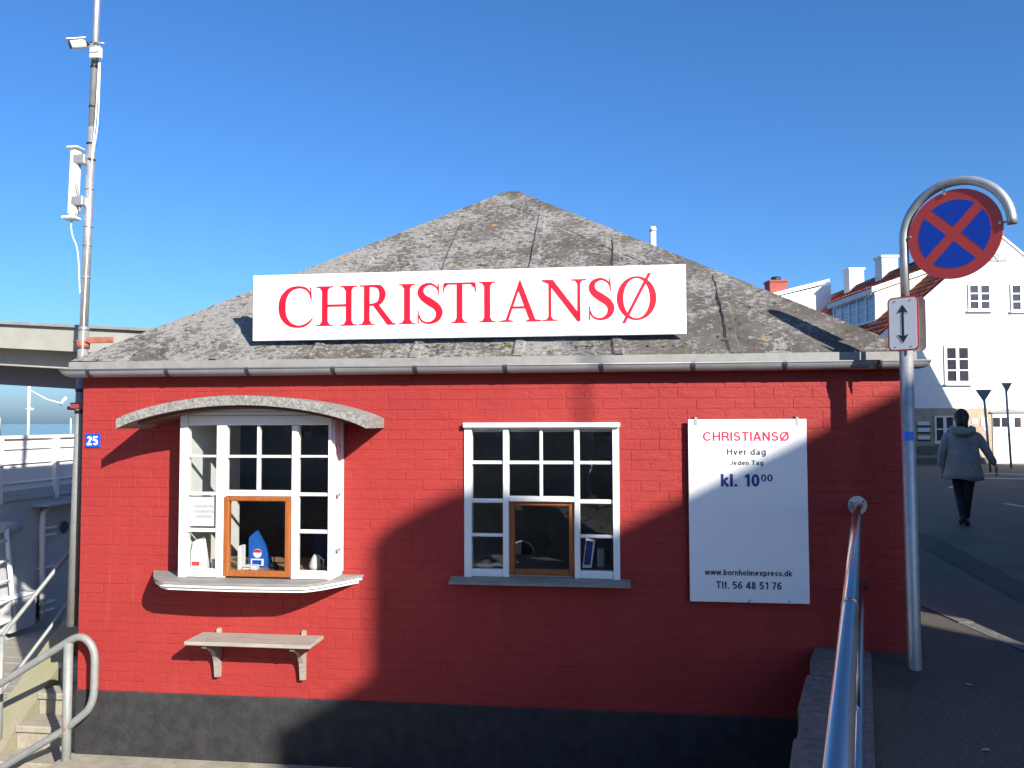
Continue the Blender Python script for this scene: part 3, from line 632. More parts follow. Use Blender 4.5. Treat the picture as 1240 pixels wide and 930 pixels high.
def stroke(pts, n=10, k=1.22):  # -> list of quads
    c = [(x, z, w * k + .004) for x, z, w in cr(pts, n)]; L = []; Rr = []
    for i, (x, z, w) in enumerate(c):
        a = c[max(i - 1, 0)]; b = c[min(i + 1, len(c) - 1)]; dx, dz = b[0] - a[0], b[1] - a[1]; l = math.hypot(dx, dz) or 1
        L.append((x - dz / l * w / 2, z + dx / l * w / 2)); Rr.append((x + dz / l * w / 2, z - dx / l * w / 2))
    return [[L[i], L[i + 1], Rr[i + 1], Rr[i]] for i in range(len(L) - 1)]
def serif(x, z, hw, s, st):  # bracketed slab serif; s=+1 at foot (bracket upwards), -1 at top; st = half stem
    t = .034 * s
    return [[(x - hw, z), (x + hw, z), (x + hw, z + t * .8), (x + st + .05, z + t), (x + st, z + t * 3.4), (x - st, z + t * 3.4), (x - st - .05, z + t), (x - hw, z + t * .8)]]
def ring(cx, cz, rx, rz, ix, iz, a0=0, a1=2 * math.pi, n=48, sh=0):
    q = []
    for i in range(n):
        a, b = a0 + (a1 - a0) * i / n, a0 + (a1 - a0) * (i + 1) / n
        q.append([(cx + rx * math.cos(a), cz + rz * math.sin(a)), (cx + rx * math.cos(b), cz + rz * math.sin(b)), (cx + sh + ix * math.cos(b), cz + iz * math.sin(b)), (cx + sh + ix * math.cos(a), cz + iz * math.sin(a))])
    return q
def rect(a, b, c, d): return [[(a, b), (c, b), (c, d), (a, d)]]
SW = .15; H2 = SW / 2
def stem(x, a=0., b=1., w=SW): return rect(x - w / 2, a, x + w / 2, b)
G = {
 'C': [stroke([(.83, .70, .025), (.79, .85, .035), (.68, .965, .045), (.50, .995, .05), (.30, .93, .085), (.155, .74, .125), (.115, .50, .145), (.155, .25, .125), (.30, .065, .085), (.50, -.0, .05), (.68, .03, .05), (.80, .12, .04), (.87, .21, .02)]), [[(.80, .985), (.835, .985), (.85, .665), (.825, .665)]]],
 'H': [stem(.235), stem(.835), rect(.30, .48, .77, .54), serif(.235, 0, .21, 1, H2), serif(.835, 0, .21, 1, H2), serif(.235, 1, .21, -1, H2), serif(.835, 1, .21, -1, H2)],
 'R': [stem(.225), stroke([(.27, .975, .045), (.42, .972, .05), (.56, .93, .10), (.625, .76, .135), (.56, .575, .10), (.42, .515, .05), (.27, .505, .045)]), [[(.36, .52), (.51, .535), (.90, .03), (.745, 0)]], serif(.225, 0, .2, 1, H2), [[(.05, .97), (.05, 1), (.40, 1), (.40, .955)]], [[(.745, 0), (.97, 0), (.97, .03), (.885, .045)]]],
 'I': [stem(.22), serif(.22, 0, .2, 1, H2), serif(.22, 1, .2, -1, H2)],
 'S': [stroke([(.51, .80, .02), (.46, .91, .035), (.31, .985, .045), (.15, .92, .085), (.10, .785, .115), (.16, .655, .13), (.30, .545, .15), (.46, .42, .14), (.53, .27, .125), (.47, .10, .09), (.30, .015, .045), (.13, .07, .035), (.06, .22, .02)]), [[(.49, .995), (.52, .995), (.535, .69), (.51, .69)]], [[(.035, .0), (.065, .0), (.06, .33), (.035, .33)]]],
 'T': [stem(.42, 0, .99), rect(.04, .952, .80, 1.0), [[(.02, .985), (.06, .985), (.065, .93), (.03, .76), (.005, .76)]], [[(.78, .93), (.78, .985), (.82, .985), (.835, .76), (.81, .76)]], serif(.42, 0, .2, 1, H2), [[(.04, .953), (.14, .953), (.05, .87)]], [[(.70, .953), (.80, .953), (.79, .87)]]],
 'A': [[[(.155, .03), (.23, .03), (.54, .90), (.505, 1.0)]], [[(.50, 1.01), (.535, 1.01), (.91, .03), (.755, .03), (.45, .84)]], rect(.31, .32, .66, .375), [[(.0, 0), (.36, 0), (.36, .022), (.225, .05), (.15, .05), (.0, .022)]], [[(.66, 0), (1.06, 0), (1.06, .022), (.93, .05), (.74, .05), (.66, .022)]]],
 'N': [stem(.20, 0, .97, .065), stem(.86, 0.0, 1, .065), [[(.02, 1), (.27, 1), (.885, .13), (.885, -.02), (.83, -.02), (.17, .90), (.02, .97)]], serif(.20, 0, .17, 1, .025), serif(.86, 1, .17, -1, .0275)],
 'Ø': [ring(.5, .5, .50, .53, .335, .482), [[(.125, -.10), (.21, -.10), (.875, 1.10), (.79, 1.10)]]],
}
GW = {'C': (.04, .88), 'H': (.02, 1.05), 'R': (.02, .97), 'I': (.02, .42), 'S': (.03, .60), 'T': (0, .84), 'A': (0, 1.06), 'N': (.02, 1.03), 'Ø': (0, 1.0)}
def letter(ch, xa, xb, zb, cap, y, par):
    g0, g1 = GW[ch]; sx = (xb - xa) / (g1 - g0); mb = MB()
    for k, piece in enumerate(G[ch]):
        yy = y - .0016 - .0005 * k
        for poly in piece:
            mb.prism([(xa + (px - g0) * sx, yy, zb + pz * cap) for px, pz in poly], (0, .0012, 0)) if len(poly) > 4 else mb.add([(xa + (px - g0) * sx, yy, zb + pz * cap) for px, pz in poly], [list(range(len(poly)))])
    return mb.build('letter', 'sign_red', par)
for ch, a, b in [('C', 1.418, 1.665), ('H', 1.688, 1.982), ('R', 1.992, 2.256), ('I', 2.275, 2.391), ('S', 2.406, 2.579), ('T', 2.581, 2.814), ('I', 2.831, 2.944), ('A', 2.969, 3.257), ('N', 3.259, 3.555), ('S', 3.571, 3.738), ('Ø', 3.756, 4.015)]:
    letter(ch, a, b, 2.215 + .008 * (a - 1.4) / 1.8, .276, .062, banner)

board = thing('departure_board', 'white printed departure board hanging right of the plain window', 'notice board', (4.56, 0, .41))
PX0, PX1, PZ0, PZ1, PY = 4.199, 4.929, .4126, 1.5622, -.045
MB().bbox((PX0, PY, PZ0), (PX1, PY + .012, PZ1), .002).build('panel', 'board_white', board)
for x in (PX0 + .05, PX1 - .055):
    MB().box((x - .008, PY - .004, PZ1 - .035), (x + .008, PY - .0005, PZ1 + .012)).tube([(x - .004, PY - .003, PZ1 + .008), (x - .004, -.001, PZ1 + .016)], .005, 8).build('hook', 'galv', board)
for x, zz in ((4.56, .415), (4.566, .428), (4.806, .425)): MB().disc((x, PY + .001, zz), (0, -1, 0), .005, .003, 8).build('screw', 'dark', board)
yt = PY - .0015
sans_text('CHRISTIANSØ', 4.292, 4.822, 1.425, .057, yt, 'pink_red', board, .155, .12)
sans_text('Hver dag', 4.439, 4.678, 1.337, .040, yt, 'ink', board, .145, .14)
sans_text('Jeden Tag', 4.458, 4.662, 1.273, .029, yt, 'ink', board, .145, .14)
sans_text('kl. 10', 4.399, 4.637, 1.137, .079, yt, 'ink_blue', board, .19, .10)
sans_text('00', 4.646, 4.717, 1.170, .045, yt, 'ink_blue', board, .16, .08)
sans_text('www.bornholmexpress.dk', 4.293, 4.826, .581, .036, yt, 'ink', board, .17, .10)
sans_text('Tlf. 56 48 51 76', 4.361, 4.760, .497, .046, yt, 'ink', board, .17, .11)

num = thing('house_number_plate', 'small blue enamel plate with white number 25 near the wall corner', 'number plate', (.083, 0, 1.377))
MB().bbox((.027, -.010, 1.378), (.140, -.002, 1.475), .002).build('plate', 'traffic_blue', num)
sans_text('25', .042, .126, 1.394, .064, -.0115, 'board_white', num, .20, .10, 'number')

shelf = thing('wall_shelf', 'short weathered wooden shelf on two carved brackets below the bay window', 'shelf', (1.35, 0, -.18))
MB().bbox((.922, -.255, .094), (1.782, -.002, .118), .003).build('shelf_board', 'oldwood', shelf)
for x in (1.03, 1.632):
    w = .030
    prof = [(-.003, .150), (-.022, .142), (-.024, .119), (-.002, .119)]
    MB().prism([(x, y, z) for y, z in prof], (w, 0, 0)).build('bracket_top', 'oldwood', shelf)
    prof = [(-.003, .0935), (-.225, .0935), (-.222, .070), (-.16, .050), (-.10, .010), (-.062, -.055), (-.050, -.12), (-.045, -.170), (-.003, -.176)]
    MB().prism([(x, y, z) for y, z in prof], (w, 0, 0)).build('bracket', 'oldwood', shelf)

# ---- things seen in the windows
note = thing('paper_notice', 'white paper notice with grey lines taped inside the bay window', 'notice', (1.01, BYF + .03, .86))
MB().box((.917, BYF + .033, .862), (1.106, BYF + .0345, 1.060)).build('sheet', 'board_white', note)
for t, z_ in (('HVORE SÆT HVE', .985), ('VOUCHERKUPU TIL', .951), ('CHRISTIANSØ', .917)):
    d = {'HVORE SÆT HVE': .012, 'VOUCHERKUPU TIL': .008, 'CHRISTIANSØ': .025}[t]
    text_part(t, .93 + d, 1.092 - d, z_, .017, BYF + .0322, 'grey_ink', note)
CT = bz0 + .0305
bag = thing('paper_bag', 'white paper bag with red label in the bottom left pane', 'bag', (.96, -.12, CT))
MB().add([(.905, -.15, CT), (1.02, -.15, CT), (1.015, -.09, CT), (.91, -.09, CT), (.912, -.13, CT + .19), (1.0, -.13, CT + .205), (.985, -.115, CT + .225), (.92, -.11, CT + .185), (1.022, -.145, CT + .12), (.903, -.145, CT + .12)],
         [(0, 1, 8, 9), (9, 8, 5, 4), (1, 2, 6, 5, 8), (2, 3, 7, 6), (3, 0, 9, 4, 7), (4, 5, 6, 7), (0, 3, 2, 1)]).build('bag_body', 'board_white', bag)
MB().box((.915, -.153, CT + .035), (.968, -.1505, CT + .060)).build('bag_label', 'traffic_red', bag)
rolls = thing('paper_roll', 'grey violet paper roll standing behind the bottom left pane', 'paper roll', (1.08, -.08, CT))
MB().tube([(1.08, -.09, CT), (1.085, -.08, CT + .25)], .02, 12).build('roll', 'violet', rolls)
tag(MB().tube([(1.045, -.10, CT), (1.045, -.10, CT + .07)], [.018, .016], 12).build('cup', 'plastic'), 'small pale cup beside the paper roll in the window', 'cup')
cool = thing('drink_display', 'blue slanted drink display with a round emblem behind the left hatch', 'display', (1.30, .05, CT))
MB().prism([(1.235, .02, CT), (1.40, .02, CT), (1.37, .02, CT + .10), (1.285, .02, CT + .245), (1.235, .02, CT + .20)], (0, .04, 0)).build('panel', 'blue', cool)
MB().disc((1.30, .017, CT + .095), (0, -1, 0), .030, .003, 20).build('emblem_disc', 'board_white', cool)
MB().prism([(1.30 + .028 * math.cos(a), .0125, CT + .100 + .022 * math.sin(a)) for a in [math.pi * i / 10 for i in range(11)]], (0, .0015, 0)).build('emblem_top', 'pink_red', cool)
MB().box((1.255, .010, CT + .012), (1.345, .0165, CT + .058)).build('label_frame', 'board_white', cool); MB().box((1.268, .006, CT + .02), (1.332, .0095, CT + .05)).build('label_field', 'traffic_blue', cool)
tag(MB().bbox((1.21, -.10, CT), (1.232, -.02, CT + .16), .003).build('leaflet_stand', 'plastic'), 'narrow white leaflet stand at the left edge of the hatch', 'stand')
tag(MB().bbox((1.24, -.09, CT), (1.31, -.02, CT + .020), .003).bbox((1.25, -.10, CT + .0205), (1.33, -.03, CT + .030), .002).bbox((1.31, -.12, CT), (1.35, -.06, CT + .024), .004).build('paper_pile', 'plastic'), 'small pile of white papers on the counter in the hatch', 'papers')
bell = MB()
bell.tube([(1.44, -.03, CT), (1.44, -.03, CT + .012)], .03, 14).tube([(1.44, -.03, CT + .012), (1.44, -.03, CT + .03), (1.44, -.03, CT + .045)], [.026, .022, .008], 14).tube([(1.44, -.03, CT + .045), (1.44, -.03, CT + .085)], .004, 8)
tag(bell.build('counter_bell', 'dark'), 'small dark counter bell inside the left hatch', 'bell')
tag(MB().box((1.66, .12, CT - .02), (1.94, .14, .83)).box((1.66, .14, .80), (1.94, .17, .83)).build('backing_board', 'navy'), 'navy blue board behind the lower right pane', 'board')
jar = thing('glass_jug', 'pale rounded jug behind the lower right pane', 'jug', (1.74, -.05, CT))
MB().tube([(1.735, -.05, CT), (1.735, -.05, CT + .03), (1.74, -.05, CT + .075), (1.75, -.05, CT + .10)], [.03, .042, .03, .022], 14).build('body', 'plastic', jar)
MB().tube([(1.765, -.05, CT + .09), (1.795, -.05, CT + .07), (1.79, -.05, CT + .02)], .006, 8).build('handle', 'plastic', jar)
pl = MB()
for i in range(26):
    a = Vector((1.84 + random.gauss(0, .022), -.05 + random.gauss(0, .02), CT + random.uniform(.01, .10))); d = Vector((random.gauss(0, 1), random.gauss(0, 1), random.gauss(0, .6))).normalized() * .022; e = d.cross(Vector((random.gauss(0, 1), random.gauss(0, 1), random.gauss(0, 1)))).normalized() * .007
    pl.add([a - d, a + e, a + d, a - e], [(0, 1, 2, 3)])
pl.tube([(1.84, -.05, CT), (1.84, -.05, CT + .08)], .008, 6)
tag(pl.build('dried_flowers', 'canopy'), 'tangle of dried flowers beside the jug in the window', 'flowers')
C2 = .585
MB().box((2.80, .06, .552), (3.70, .50, .582)).build('inner_sill', 'interior_floor', win)
ch_ = thing('office_chair', 'grey office chair with rounded back behind the right hatch', 'chair', (3.08, .75, PL))
MB().tube(arc((3.04, .75, .575), .085, -.2, math.pi + .2, 14, (1, 0, 0), (0, 0, 1)), .006, 8).build('back_rim', 'galv', ch_)
MB().prism(arc((3.04, .752, .575), .078, -.2, math.pi + .2, 14, (1, 0, 0), (0, 0, 1)), (0, .02, 0)).build('backrest', 'dark', ch_)
MB().bbox((2.95, .72, .18), (3.30, 1.1, .24), .02).build('seat', 'dark', ch_); MB().tube([(3.12, .9, .18), (3.12, .9, -.22)], .03, 10).tube([(3.12, .9, -.22), (3.12, .9, -.28)], [.05, .24], 10).build('pedestal', 'dark', ch_)
MB().tube([(3.12, .78, .5), (3.12, .80, .2)], .016, 8).build('back_post', 'dark', ch_)
br = thing('brochure', 'white and blue brochure leaning behind the lower right pane of the plain window', 'brochure', (3.54, .1, C2))
MB().prism([(3.515, .10, C2), (3.575, .10, C2), (3.600, .10, C2 + .18), (3.540, .10, C2 + .195)], (0, .004, 0)).build('card', 'board_white', br)
MB().prism([(3.524, .098, C2 + .02), (3.567, .098, C2 + .02), (3.588, .098, C2 + .168), (3.545, .098, C2 + .178)], (0, .0015, 0)).build('print', 'ink_blue', br)
tag(MB().bbox((3.61, .14, C2), (3.66, .19, C2 + .12), .004).build('folder_box', 'grey_ink'), 'grey folder box behind the lower right pane of the plain window', 'box')
pp = MB().box((2.81, .08, C2), (2.90, .16, C2 + .008)).box((2.90, .09, C2), (3.0, .17, C2 + .012)).box((2.93, .10, C2 + .0125), (3.01, .16, C2 + .02))
tag(pp.build('paper_stack', 'plastic'), 'flat stack of papers behind the lower left pane of the plain window', 'papers')
tag(MB().box((3.54, .30, .895), (3.64, .32, .903)).box((3.53, .30, .55), (3.70, .6, .80)).box((3.64, .32, .80), (3.68, .5, .98)).build('desk_machine', 'dark'), 'dark office machine seen through the right hand panes', 'machine')

# ================================================================== TRAFFIC SIGN POST
PB = Vector((5.441, -.34, WALK)); PT = Vector((5.437, -.335, 2.20))
sg = thing('traffic_sign_post', 'grey pole with round no stopping sign and white arrow plate', 'traffic sign', PB)
e = Vector((math.cos(R(42)), -math.sin(R(42)), 0)); nf = Vector((-math.sin(R(42)), -math.cos(R(42)), 0)); Zv = Vector((0, 0, 1))
MB().tube([PB - Zv * .15, PB, PT], .0375, 20).tube([PT, PT + Zv * .03], [.0375, .026], 20).build('pole', 'galv', sg)
RA = .288; AC = Vector((5.440, -.335, 2.612)) + e * RA
MB().tube([PT + Vector((.003, 0, .02)), AC - e * RA - Zv * .1] + arc(AC, RA, math.pi, -.02, 26, e, Zv), .0255, 16).build('arch_tube', 'galv', sg)
RDc = .252; DC = AC + Zv * (-.012) + nf * .012 - e * .004
disc = MB().disc(DC, nf, RDc, .004, 64).build('sign_disc', 'traffic_red', sg)
MB().disc(DC - nf * .003, nf, RDc + .002, .0028, 64).build('disc_back', 'galv', disc)
rb = .193; hw = .028; fo = nf * .0042
for q in range(4):      # blue segments between the arms of the cross
    c = math.pi / 2 * q; pts = []; dd = hw * math.sqrt(2)
    a0 = c - math.pi / 4 + math.asin(hw / rb); a1 = c + math.pi / 4 - math.asin(hw / rb)
    pts = [DC + fo + e * dd * math.cos(c) + Zv * dd * math.sin(c)] + [DC + fo + e * rb * math.cos(a0 + (a1 - a0) * i / 14) + Zv * rb * math.sin(a0 + (a1 - a0) * i / 14) for i in range(15)]
    MB().prism(pts, nf * .0003).build('blue_segment', 'traffic_blue', disc)
for a in (math.pi * .97, math.pi * .56, .08):
    p = DC + e * (RDc - .012) * math.cos(a) + Zv * (RDc - .012) * math.sin(a)
    MB().disc(p + fo, nf, .008, .004, 10).build('bolt', 'galv', disc)
    MB().tube([p - nf * .006, p - nf * .006 + (e * math.cos(a) + Zv * math.sin(a)) * .055], .006, 8).build('clip', 'galv', disc)
def plate(c, w, h, r, n, t):
    pts = []
    for sx, sz, a in ((1, 1, 0), (-1, 1, math.pi / 2), (-1, -1, math.pi), (1, -1, 1.5 * math.pi)):
        for i in range(6):
            b = a + math.pi / 2 * i / 5; pts.append(c + e * (sx * (w / 2 - r) + r * math.cos(b)) + Zv * (sz * (h / 2 - r) + r * math.sin(b)))
    return MB().prism(pts, n * t)
PC = Vector((5.445, -.335, 2.115)); pw, ph = .178, .318
fp = plate(PC + nf * .046, pw, ph, .03, nf, .004).build('arrow_plate', 'traffic_red', sg)
plate(PC + nf * .0505, pw - .018, ph - .018, .022, nf, .0008).build('plate_face', 'board_white', fp)
ao = PC + nf * .0518
MB().prism([ao + e * x + Zv * z for x, z in ((-.0065, -.075), (.0065, -.075), (.0065, .075), (-.0065, .075))], nf * .0006).build('arrow_shaft', 'ink', fp)
for s in (1, -1): MB().prism([ao + e * x + Zv * z * s for x, z in ((-.031, .062), (0, .074), (.031, .062), (0, .112))], nf * .0009).build('arrow_head', 'ink', fp)
for sx in (-1, 1):
    for sz in (-1, 1): MB().disc(ao + e * sx * .045 + Zv * sz * .135, nf, .005, .0006, 8).build('rivet', 'galv', fp)
bp_ = plate(PC - nf * .046, pw, ph, .03, -nf, .004).build('back_plate', 'galv', sg)
for z in (-.08, .08): MB().prism([PC + Zv * z + e * x + nf * y for x, y in ((-.045, -.045), (.045, -.045), (.045, .045), (-.045, .045))], Zv * .02).build('clamp', 'galv', sg)
stk = MB(); c_ = PB.lerp(PT, .632); vs = []
for z_ in (0, .05):
    for i in range(9):
        a_ = R(195 + 100 * i / 8); vs.append(c_ + Vector((.0382 * math.cos(a_), .0382 * math.sin(a_), z_)))
stk.add(vs, [(i, i + 1, 10 + i, 9 + i) for i in range(8)], True).build('sticker', 'sticker', sg)

# ================================================================== RETAINING WALL AND STAINLESS HANDRAIL
rw = thing('retaining_wall', 'low dark granite retaining wall between the yard and the pavement', 'wall', (4.95, 0, YARD))
sd = Vector((-RD.y, RD.x, 0)) * 1.0           # to the right (pavement side)
if sd.x < 0: sd = -sd
s_ = -.012
while s_ < 8.6:
    ln = random.uniform(.42, .72)
    a = RW0 + RD * (s_ + .004); b = RW0 + RD * (s_ + ln - .004); zt = WALK + .018 + random.uniform(-.008, .008)
    o1, o2 = random.uniform(-.02, .012), random.uniform(-.02, .012)
    A = a + sd * o1; B = b + sd * o2; m_ = A.lerp(B, .5) + sd * random.uniform(-.012, .01)
    poly = [Vector((A.x, min(A.y, -.003), zt)), Vector((m_.x, m_.y, zt - .004)), Vector((B.x, B.y, zt)), b + sd * .33 + Zv * zt, a + sd * .33 + Zv * zt]
    poly[4].y = min(poly[4].y, -.003)
    bm = bmesh.new(); vv = [bm.verts.new(p) for p in poly] + [bm.verts.new(p - Zv * .2) for p in poly]; n_ = len(poly)
    bm.faces.new(vv[:n_][::-1]); bm.faces.new(vv[n_:]); [bm.faces.new((vv[i], vv[(i + 1) % n_], vv[n_ + (i + 1) % n_], vv[n_ + i])) for i in range(n_)]
    bmesh.ops.recalc_face_normals(bm, faces=bm.faces[:]); bmesh.ops.bevel(bm, geom=bm.edges[:], offset=.012, segments=1, affect='EDGES')
    bm.verts.index_update(); MB().add([v.co for v in bm.verts], [[v.index for v in f.verts] for f in bm.faces]).build('cap_stone', 'granite', rw); bm.free()
    s_ += ln
a = RW0 + sd * .01; b = RW0 + RD * 8.7 + sd * .01
MB().prism([(a.x, -.015, WALK - .19), (b.x, b.y, WALK - .19), (b.x + .28, b.y, WALK - .19), (a.x + .28, -.015, WALK - .19)], (0, 0, -1.1)).build('wall_body', 'granite', rw)
hr = thing('handrail', 'polished stainless handrail running from the red wall towards the viewer', 'handrail', (5.235, 0, WALK))
HD = Vector((-.2725, -.962, 0)).normalized()
U0 = Vector((5.235, 0, 1.022)); L0 = Vector((5.245, 0, .520))
MB().disc(U0 - Vector((0, .002, 0)), (0, -1, 0), .058, .008, 28).build('wall_flange', 'galv', hr)
for a in range(3): MB().disc(U0 + Vector((.042 * math.cos(a * 2.1 + .6), -.010, .042 * math.sin(a * 2.1 + .6))), (0, -1, 0), .006, .004, 8).build('flange_screw', 'dark', hr)
MB().disc(L0 - Vector((0, .002, 0)), (0, -1, 0), .032, .008, 24).build('wall_flange', 'strap', hr)
MB().tube([U0 + Vector((0, -.01, 0)), U0 + Vector((0, -.05, 0)), U0 + HD * .10, U0 + HD * 7.5], .0225, 28).build('top_rail', 'stainless', hr)
MB().tube([L0 + Vector((0, -.01, 0)), L0 + Vector((0, -.05, 0)), L0 + HD * .10, L0 + HD * 7.5], .018, 24).build('lower_rail', 'stainless', hr)
MB().tube([U0 + HD * 3.05, U0 + HD * 3.09], .0236, 28).build('joint_sleeve', 'stainless', hr)
for s in (2.4, 4.6, 6.8):
    p = U0 + HD * s; MB().tube([(p.x, p.y, WALK), (p.x, p.y, p.z - .01)], .016, 16).build('post', 'stainless', hr)

# ================================================================== LEFT: MAST, STAIRS, RAILS, CANOPY, SHIP
ms = thing('radio_mast', 'thin grey steel mast fixed beside the left wall corner of the kiosk', 'mast', (-.19, .2, .1))
MY = .2
def mp(z): t = (z - .1) / 4.65; return Vector((-.19 + .098 * t, MY, z))
MB().tube([mp(.08), mp(2.25)], .037, 16).build('lower_tube', 'galv_dull', ms)
MB().tube([mp(2.2), mp(3.75)], .030, 16).build('middle_tube', 'galv', ms); MB().tube([mp(3.7), mp(5.6)], .0245, 16).build('upper_tube', 'galv', ms)
MB().tube([mp(2.235), mp(2.26)], [.043, .033], 16).build('collar', 'galv', ms)
for z in (2.62, 2.86, 3.0, 3.28, 3.50, 3.62, 3.90, 4.2): MB().tube([mp(z), mp(z + .012)], .034 if z < 3.7 else .028, 12).build('band', 'dark' if z > 3.4 else 'galv', ms)
MB().tube([mp(2.10), mp(2.15)], .046, 16).tube([mp(2.15) + Vector((-.055, -.03, 0)), mp(2.15) + Vector((.055, -.03, 0))], .010, 8).build('rusty_clamp', 'rust', ms)
MB().bbox((mp(2.16).x + .04, MY - .02, 2.135), (mp(2.16).x + .25, MY - .010, 2.180), .003).disc((mp(2.16).x + .225, MY - .021, 2.158), (0, -1, 0), .012, .004, 10).build('flat_bracket', 'rust', ms)
MB().bbox((mp(1.7).x - .055, MY - .045, 1.655), (.003, MY - .030, 1.70), .003).bbox((mp(1.7).x - .055, MY + .03, 1.655), (.003, MY + .045, 1.70), .003).build('wall_bracket', 'redbracket', ms)
MB().tube([mp(1.78), mp(1.80)], .041, 14).tube([mp(1.62), mp(1.645)], .041, 14).tube([mp(1.66) + Vector((-.075, -.03, 0)), mp(1.66) + Vector((-.075, .03, 0))], .014, 8).build('black_tie', 'dark', ms)
MB().bbox((mp(.6).x - .02, MY + .038, .55), (.003, MY + .052, .60), .003).build('wall_bracket', 'redbracket', ms)
# cables
def cable(pts, r=.006): return MB().tube([(x, y, z) for x, z, y, _ in cr3(pts)], r, 6)
def cr3(pts):
    out = []; P = [pts[0]] + pts + [pts[-1]]
    for i in range(1, len(P) - 2):
        for k in range(6):
            t = k / 6; a, b, c, d = P[i - 1], P[i], P[i + 1], P[i + 2]
            out.append(tuple(.5 * (2 * b[j] + (-a[j] + c[j]) * t + (2 * a[j] - 5 * b[j] + 4 * c[j] - d[j]) * t * t + (-a[j] + 3 * b[j] - 3 * c[j] + d[j]) * t ** 3) for j in range(3)) + (0,))
    out.append((*pts[-1], 0)); return out
cable([(-.045, 4.23, .18), (-.04, 4.05, .17), (-.045, 3.75, .165), (-.08, 3.50, .165), (-.095, 3.3, .163), (-.09, 3.1, .163), (-.105, 2.8, .163), (-.115, 2.5, .163), (-.12, 2.25, .16), (-.13, 2.0, .165)], .0055).build('white_cable', 'plastic', ms)
cable([(-.055, 4.23, .18), (-.055, 4.05, .17), (-.065, 3.75, .165), (-.09, 3.50, .165)], .005).build('white_cable', 'plastic', ms)
cable([(-.235, 3.055, .165), (-.238, 2.99, .165), (-.222, 2.92, .165), (-.195, 2.86, .165), (-.178, 2.78, .165), (-.172, 2.66, .17), (-.165, 2.5, .175)], .0055).build('antenna_cable', 'plastic', ms)
cable([(-.20, 3.36, .15), (-.185, 3.28, .14), (-.17, 3.2, .15), (-.165, 3.1, .155)], .009).build('loose_cable', 'galv_dull', ms)
an = thing('panel_antenna', 'slim white panel antenna on the left side of the mast', 'antenna', (-.24, MY, 3.06))
tl = Vector((.021, 0, 1)).normalized()
def ab(x0, x1, y0, y1, z0, z1, b=.01):
    m_ = MB().bbox((x0, y0, z0), (x1, y1, z1), b); m_.v = [(v[0] + .03 * (v[2] - 3.3), v[1], v[2]) for v in m_.v]; return m_
ab(-.255, -.185, .125, .20, 3.075, 3.575, .020).build('panel', 'plastic', an)
ab(-.285, -.18, .115, .21, 3.050, 3.074, .008).build('end_cap', 'plastic', an); ab(-.27, -.175, .115, .21, 3.576, 3.592, .006).build('end_cap', 'plastic', an)
for z in (3.15, 3.46): ab(-.215, -.125, .125, .185, z, z + .07, .006).build('mount', 'galv', an)
cm = thing('security_camera', 'white bullet security camera high on the mast', 'camera', (-.13, MY, 4.38))
c0 = Vector((-.145, .15, 4.365)); cd = Vector((-.66, -.62, -.32)).normalized()
MB().tube([c0, c0 + cd * .015, c0 + cd * .10, c0 + cd * .105], [.028, .034, .034, .031], 16).build('housing', 'plastic', cm)
MB().tube([c0 + cd * .106, c0 + cd * .11], .028, 16).build('lens_face', 'dark', cm)
sh = c0 + Zv * .036 + cd * .005; sv = cd.cross(Zv).normalized()
MB().prism([sh - sv * .036, sh + sv * .036, sh + sv * .036 + cd * .135, sh - sv * .036 + cd * .135], Zv * .006).build('sun_shield', 'plastic', cm)
MB().tube([c0 - cd * .005, (-.115, .19, 4.385)], .014, 10).build('arm', 'dark', cm); MB().bbox((-.14, .165, 4.345), (-.065, .24, 4.38), .006).tube([(-.08, .16, 4.375), (.0, .16, 4.365)], .008, 8).build('mount', 'galv', cm)
jb = thing('junction_box', 'small white junction box below the camera on the mast', 'junction box', (-.07, .16, 4.24))
MB().bbox((-.105, .135, 4.25), (-.020, .175, 4.335), .006).build('box', 'plastic', jb); MB().bbox((-.103, .131, 4.288), (-.022, .136, 4.296), .001).build('lid_seam', 'galv', jb)
for x in (-.085, -.05): MB().tube([(x, .155, 4.25), (x, .155, 4.225)], .009, 8).build('gland', 'dark', jb)

# stairs rising along the left wall
stt = thing('stone_stairs', 'worn concrete steps with sloping mossy cheek beside the left wall', 'stairs', (-.4, .2, QUAY))
for i in range(9):
    y0 = .10 + .235 * i; z = QUAY + .165 * (i + 1)
    MB().bbox((-.72, y0 - .012, z - .05), (-.04, y0 + .25, z), .008).build('tread', 'concrete', stt)
    MB().box((-.715, y0 + .012, QUAY - .1), (-.045, y0 + .235, z - .0505)).build('riser', 'concrete', stt)
MB().prism([(-.97, -.06, QUAY - .02), (-.97, .06, QUAY + .10), (-.97, 2.2, QUAY + 1.60), (-.97, 2.2, QUAY - .02)], (.248, 0, 0)).build('cheek', 'mossy', stt)
for i, (xa, xb, z) in enumerate(((-.36, -.04, YARD - .145),)):
    MB().bbox((xa, -2, z - .4), (xb, .085, z), .008).build('tread', 'concrete', stt)
def rail_thing(nm, label, loc): return thing(nm, label, 'railing', loc)
r1 = rail_thing('stair_railing', 'grey tubular railing with rounded loop end before the wall corner', (0, -.12, YARD))
RY = -.12
lp = [(-1.25, RY, -.72), (-.493, RY, -.247), (.0, RY, .050), (.04, RY, .073), (.085, RY, .088), (.125, RY, .083), (.165, RY, .055), (.193, RY, .012), (.207, RY, -.05), (.208, RY, -.15), (.206, RY, -.27), (.195, RY, -.335), (.170, RY, -.390), (.125, RY, -.435), (.06, RY, -.487), (.0, RY, -.535), (-.477, RY, -.822), (-1.25, RY, -1.29)]
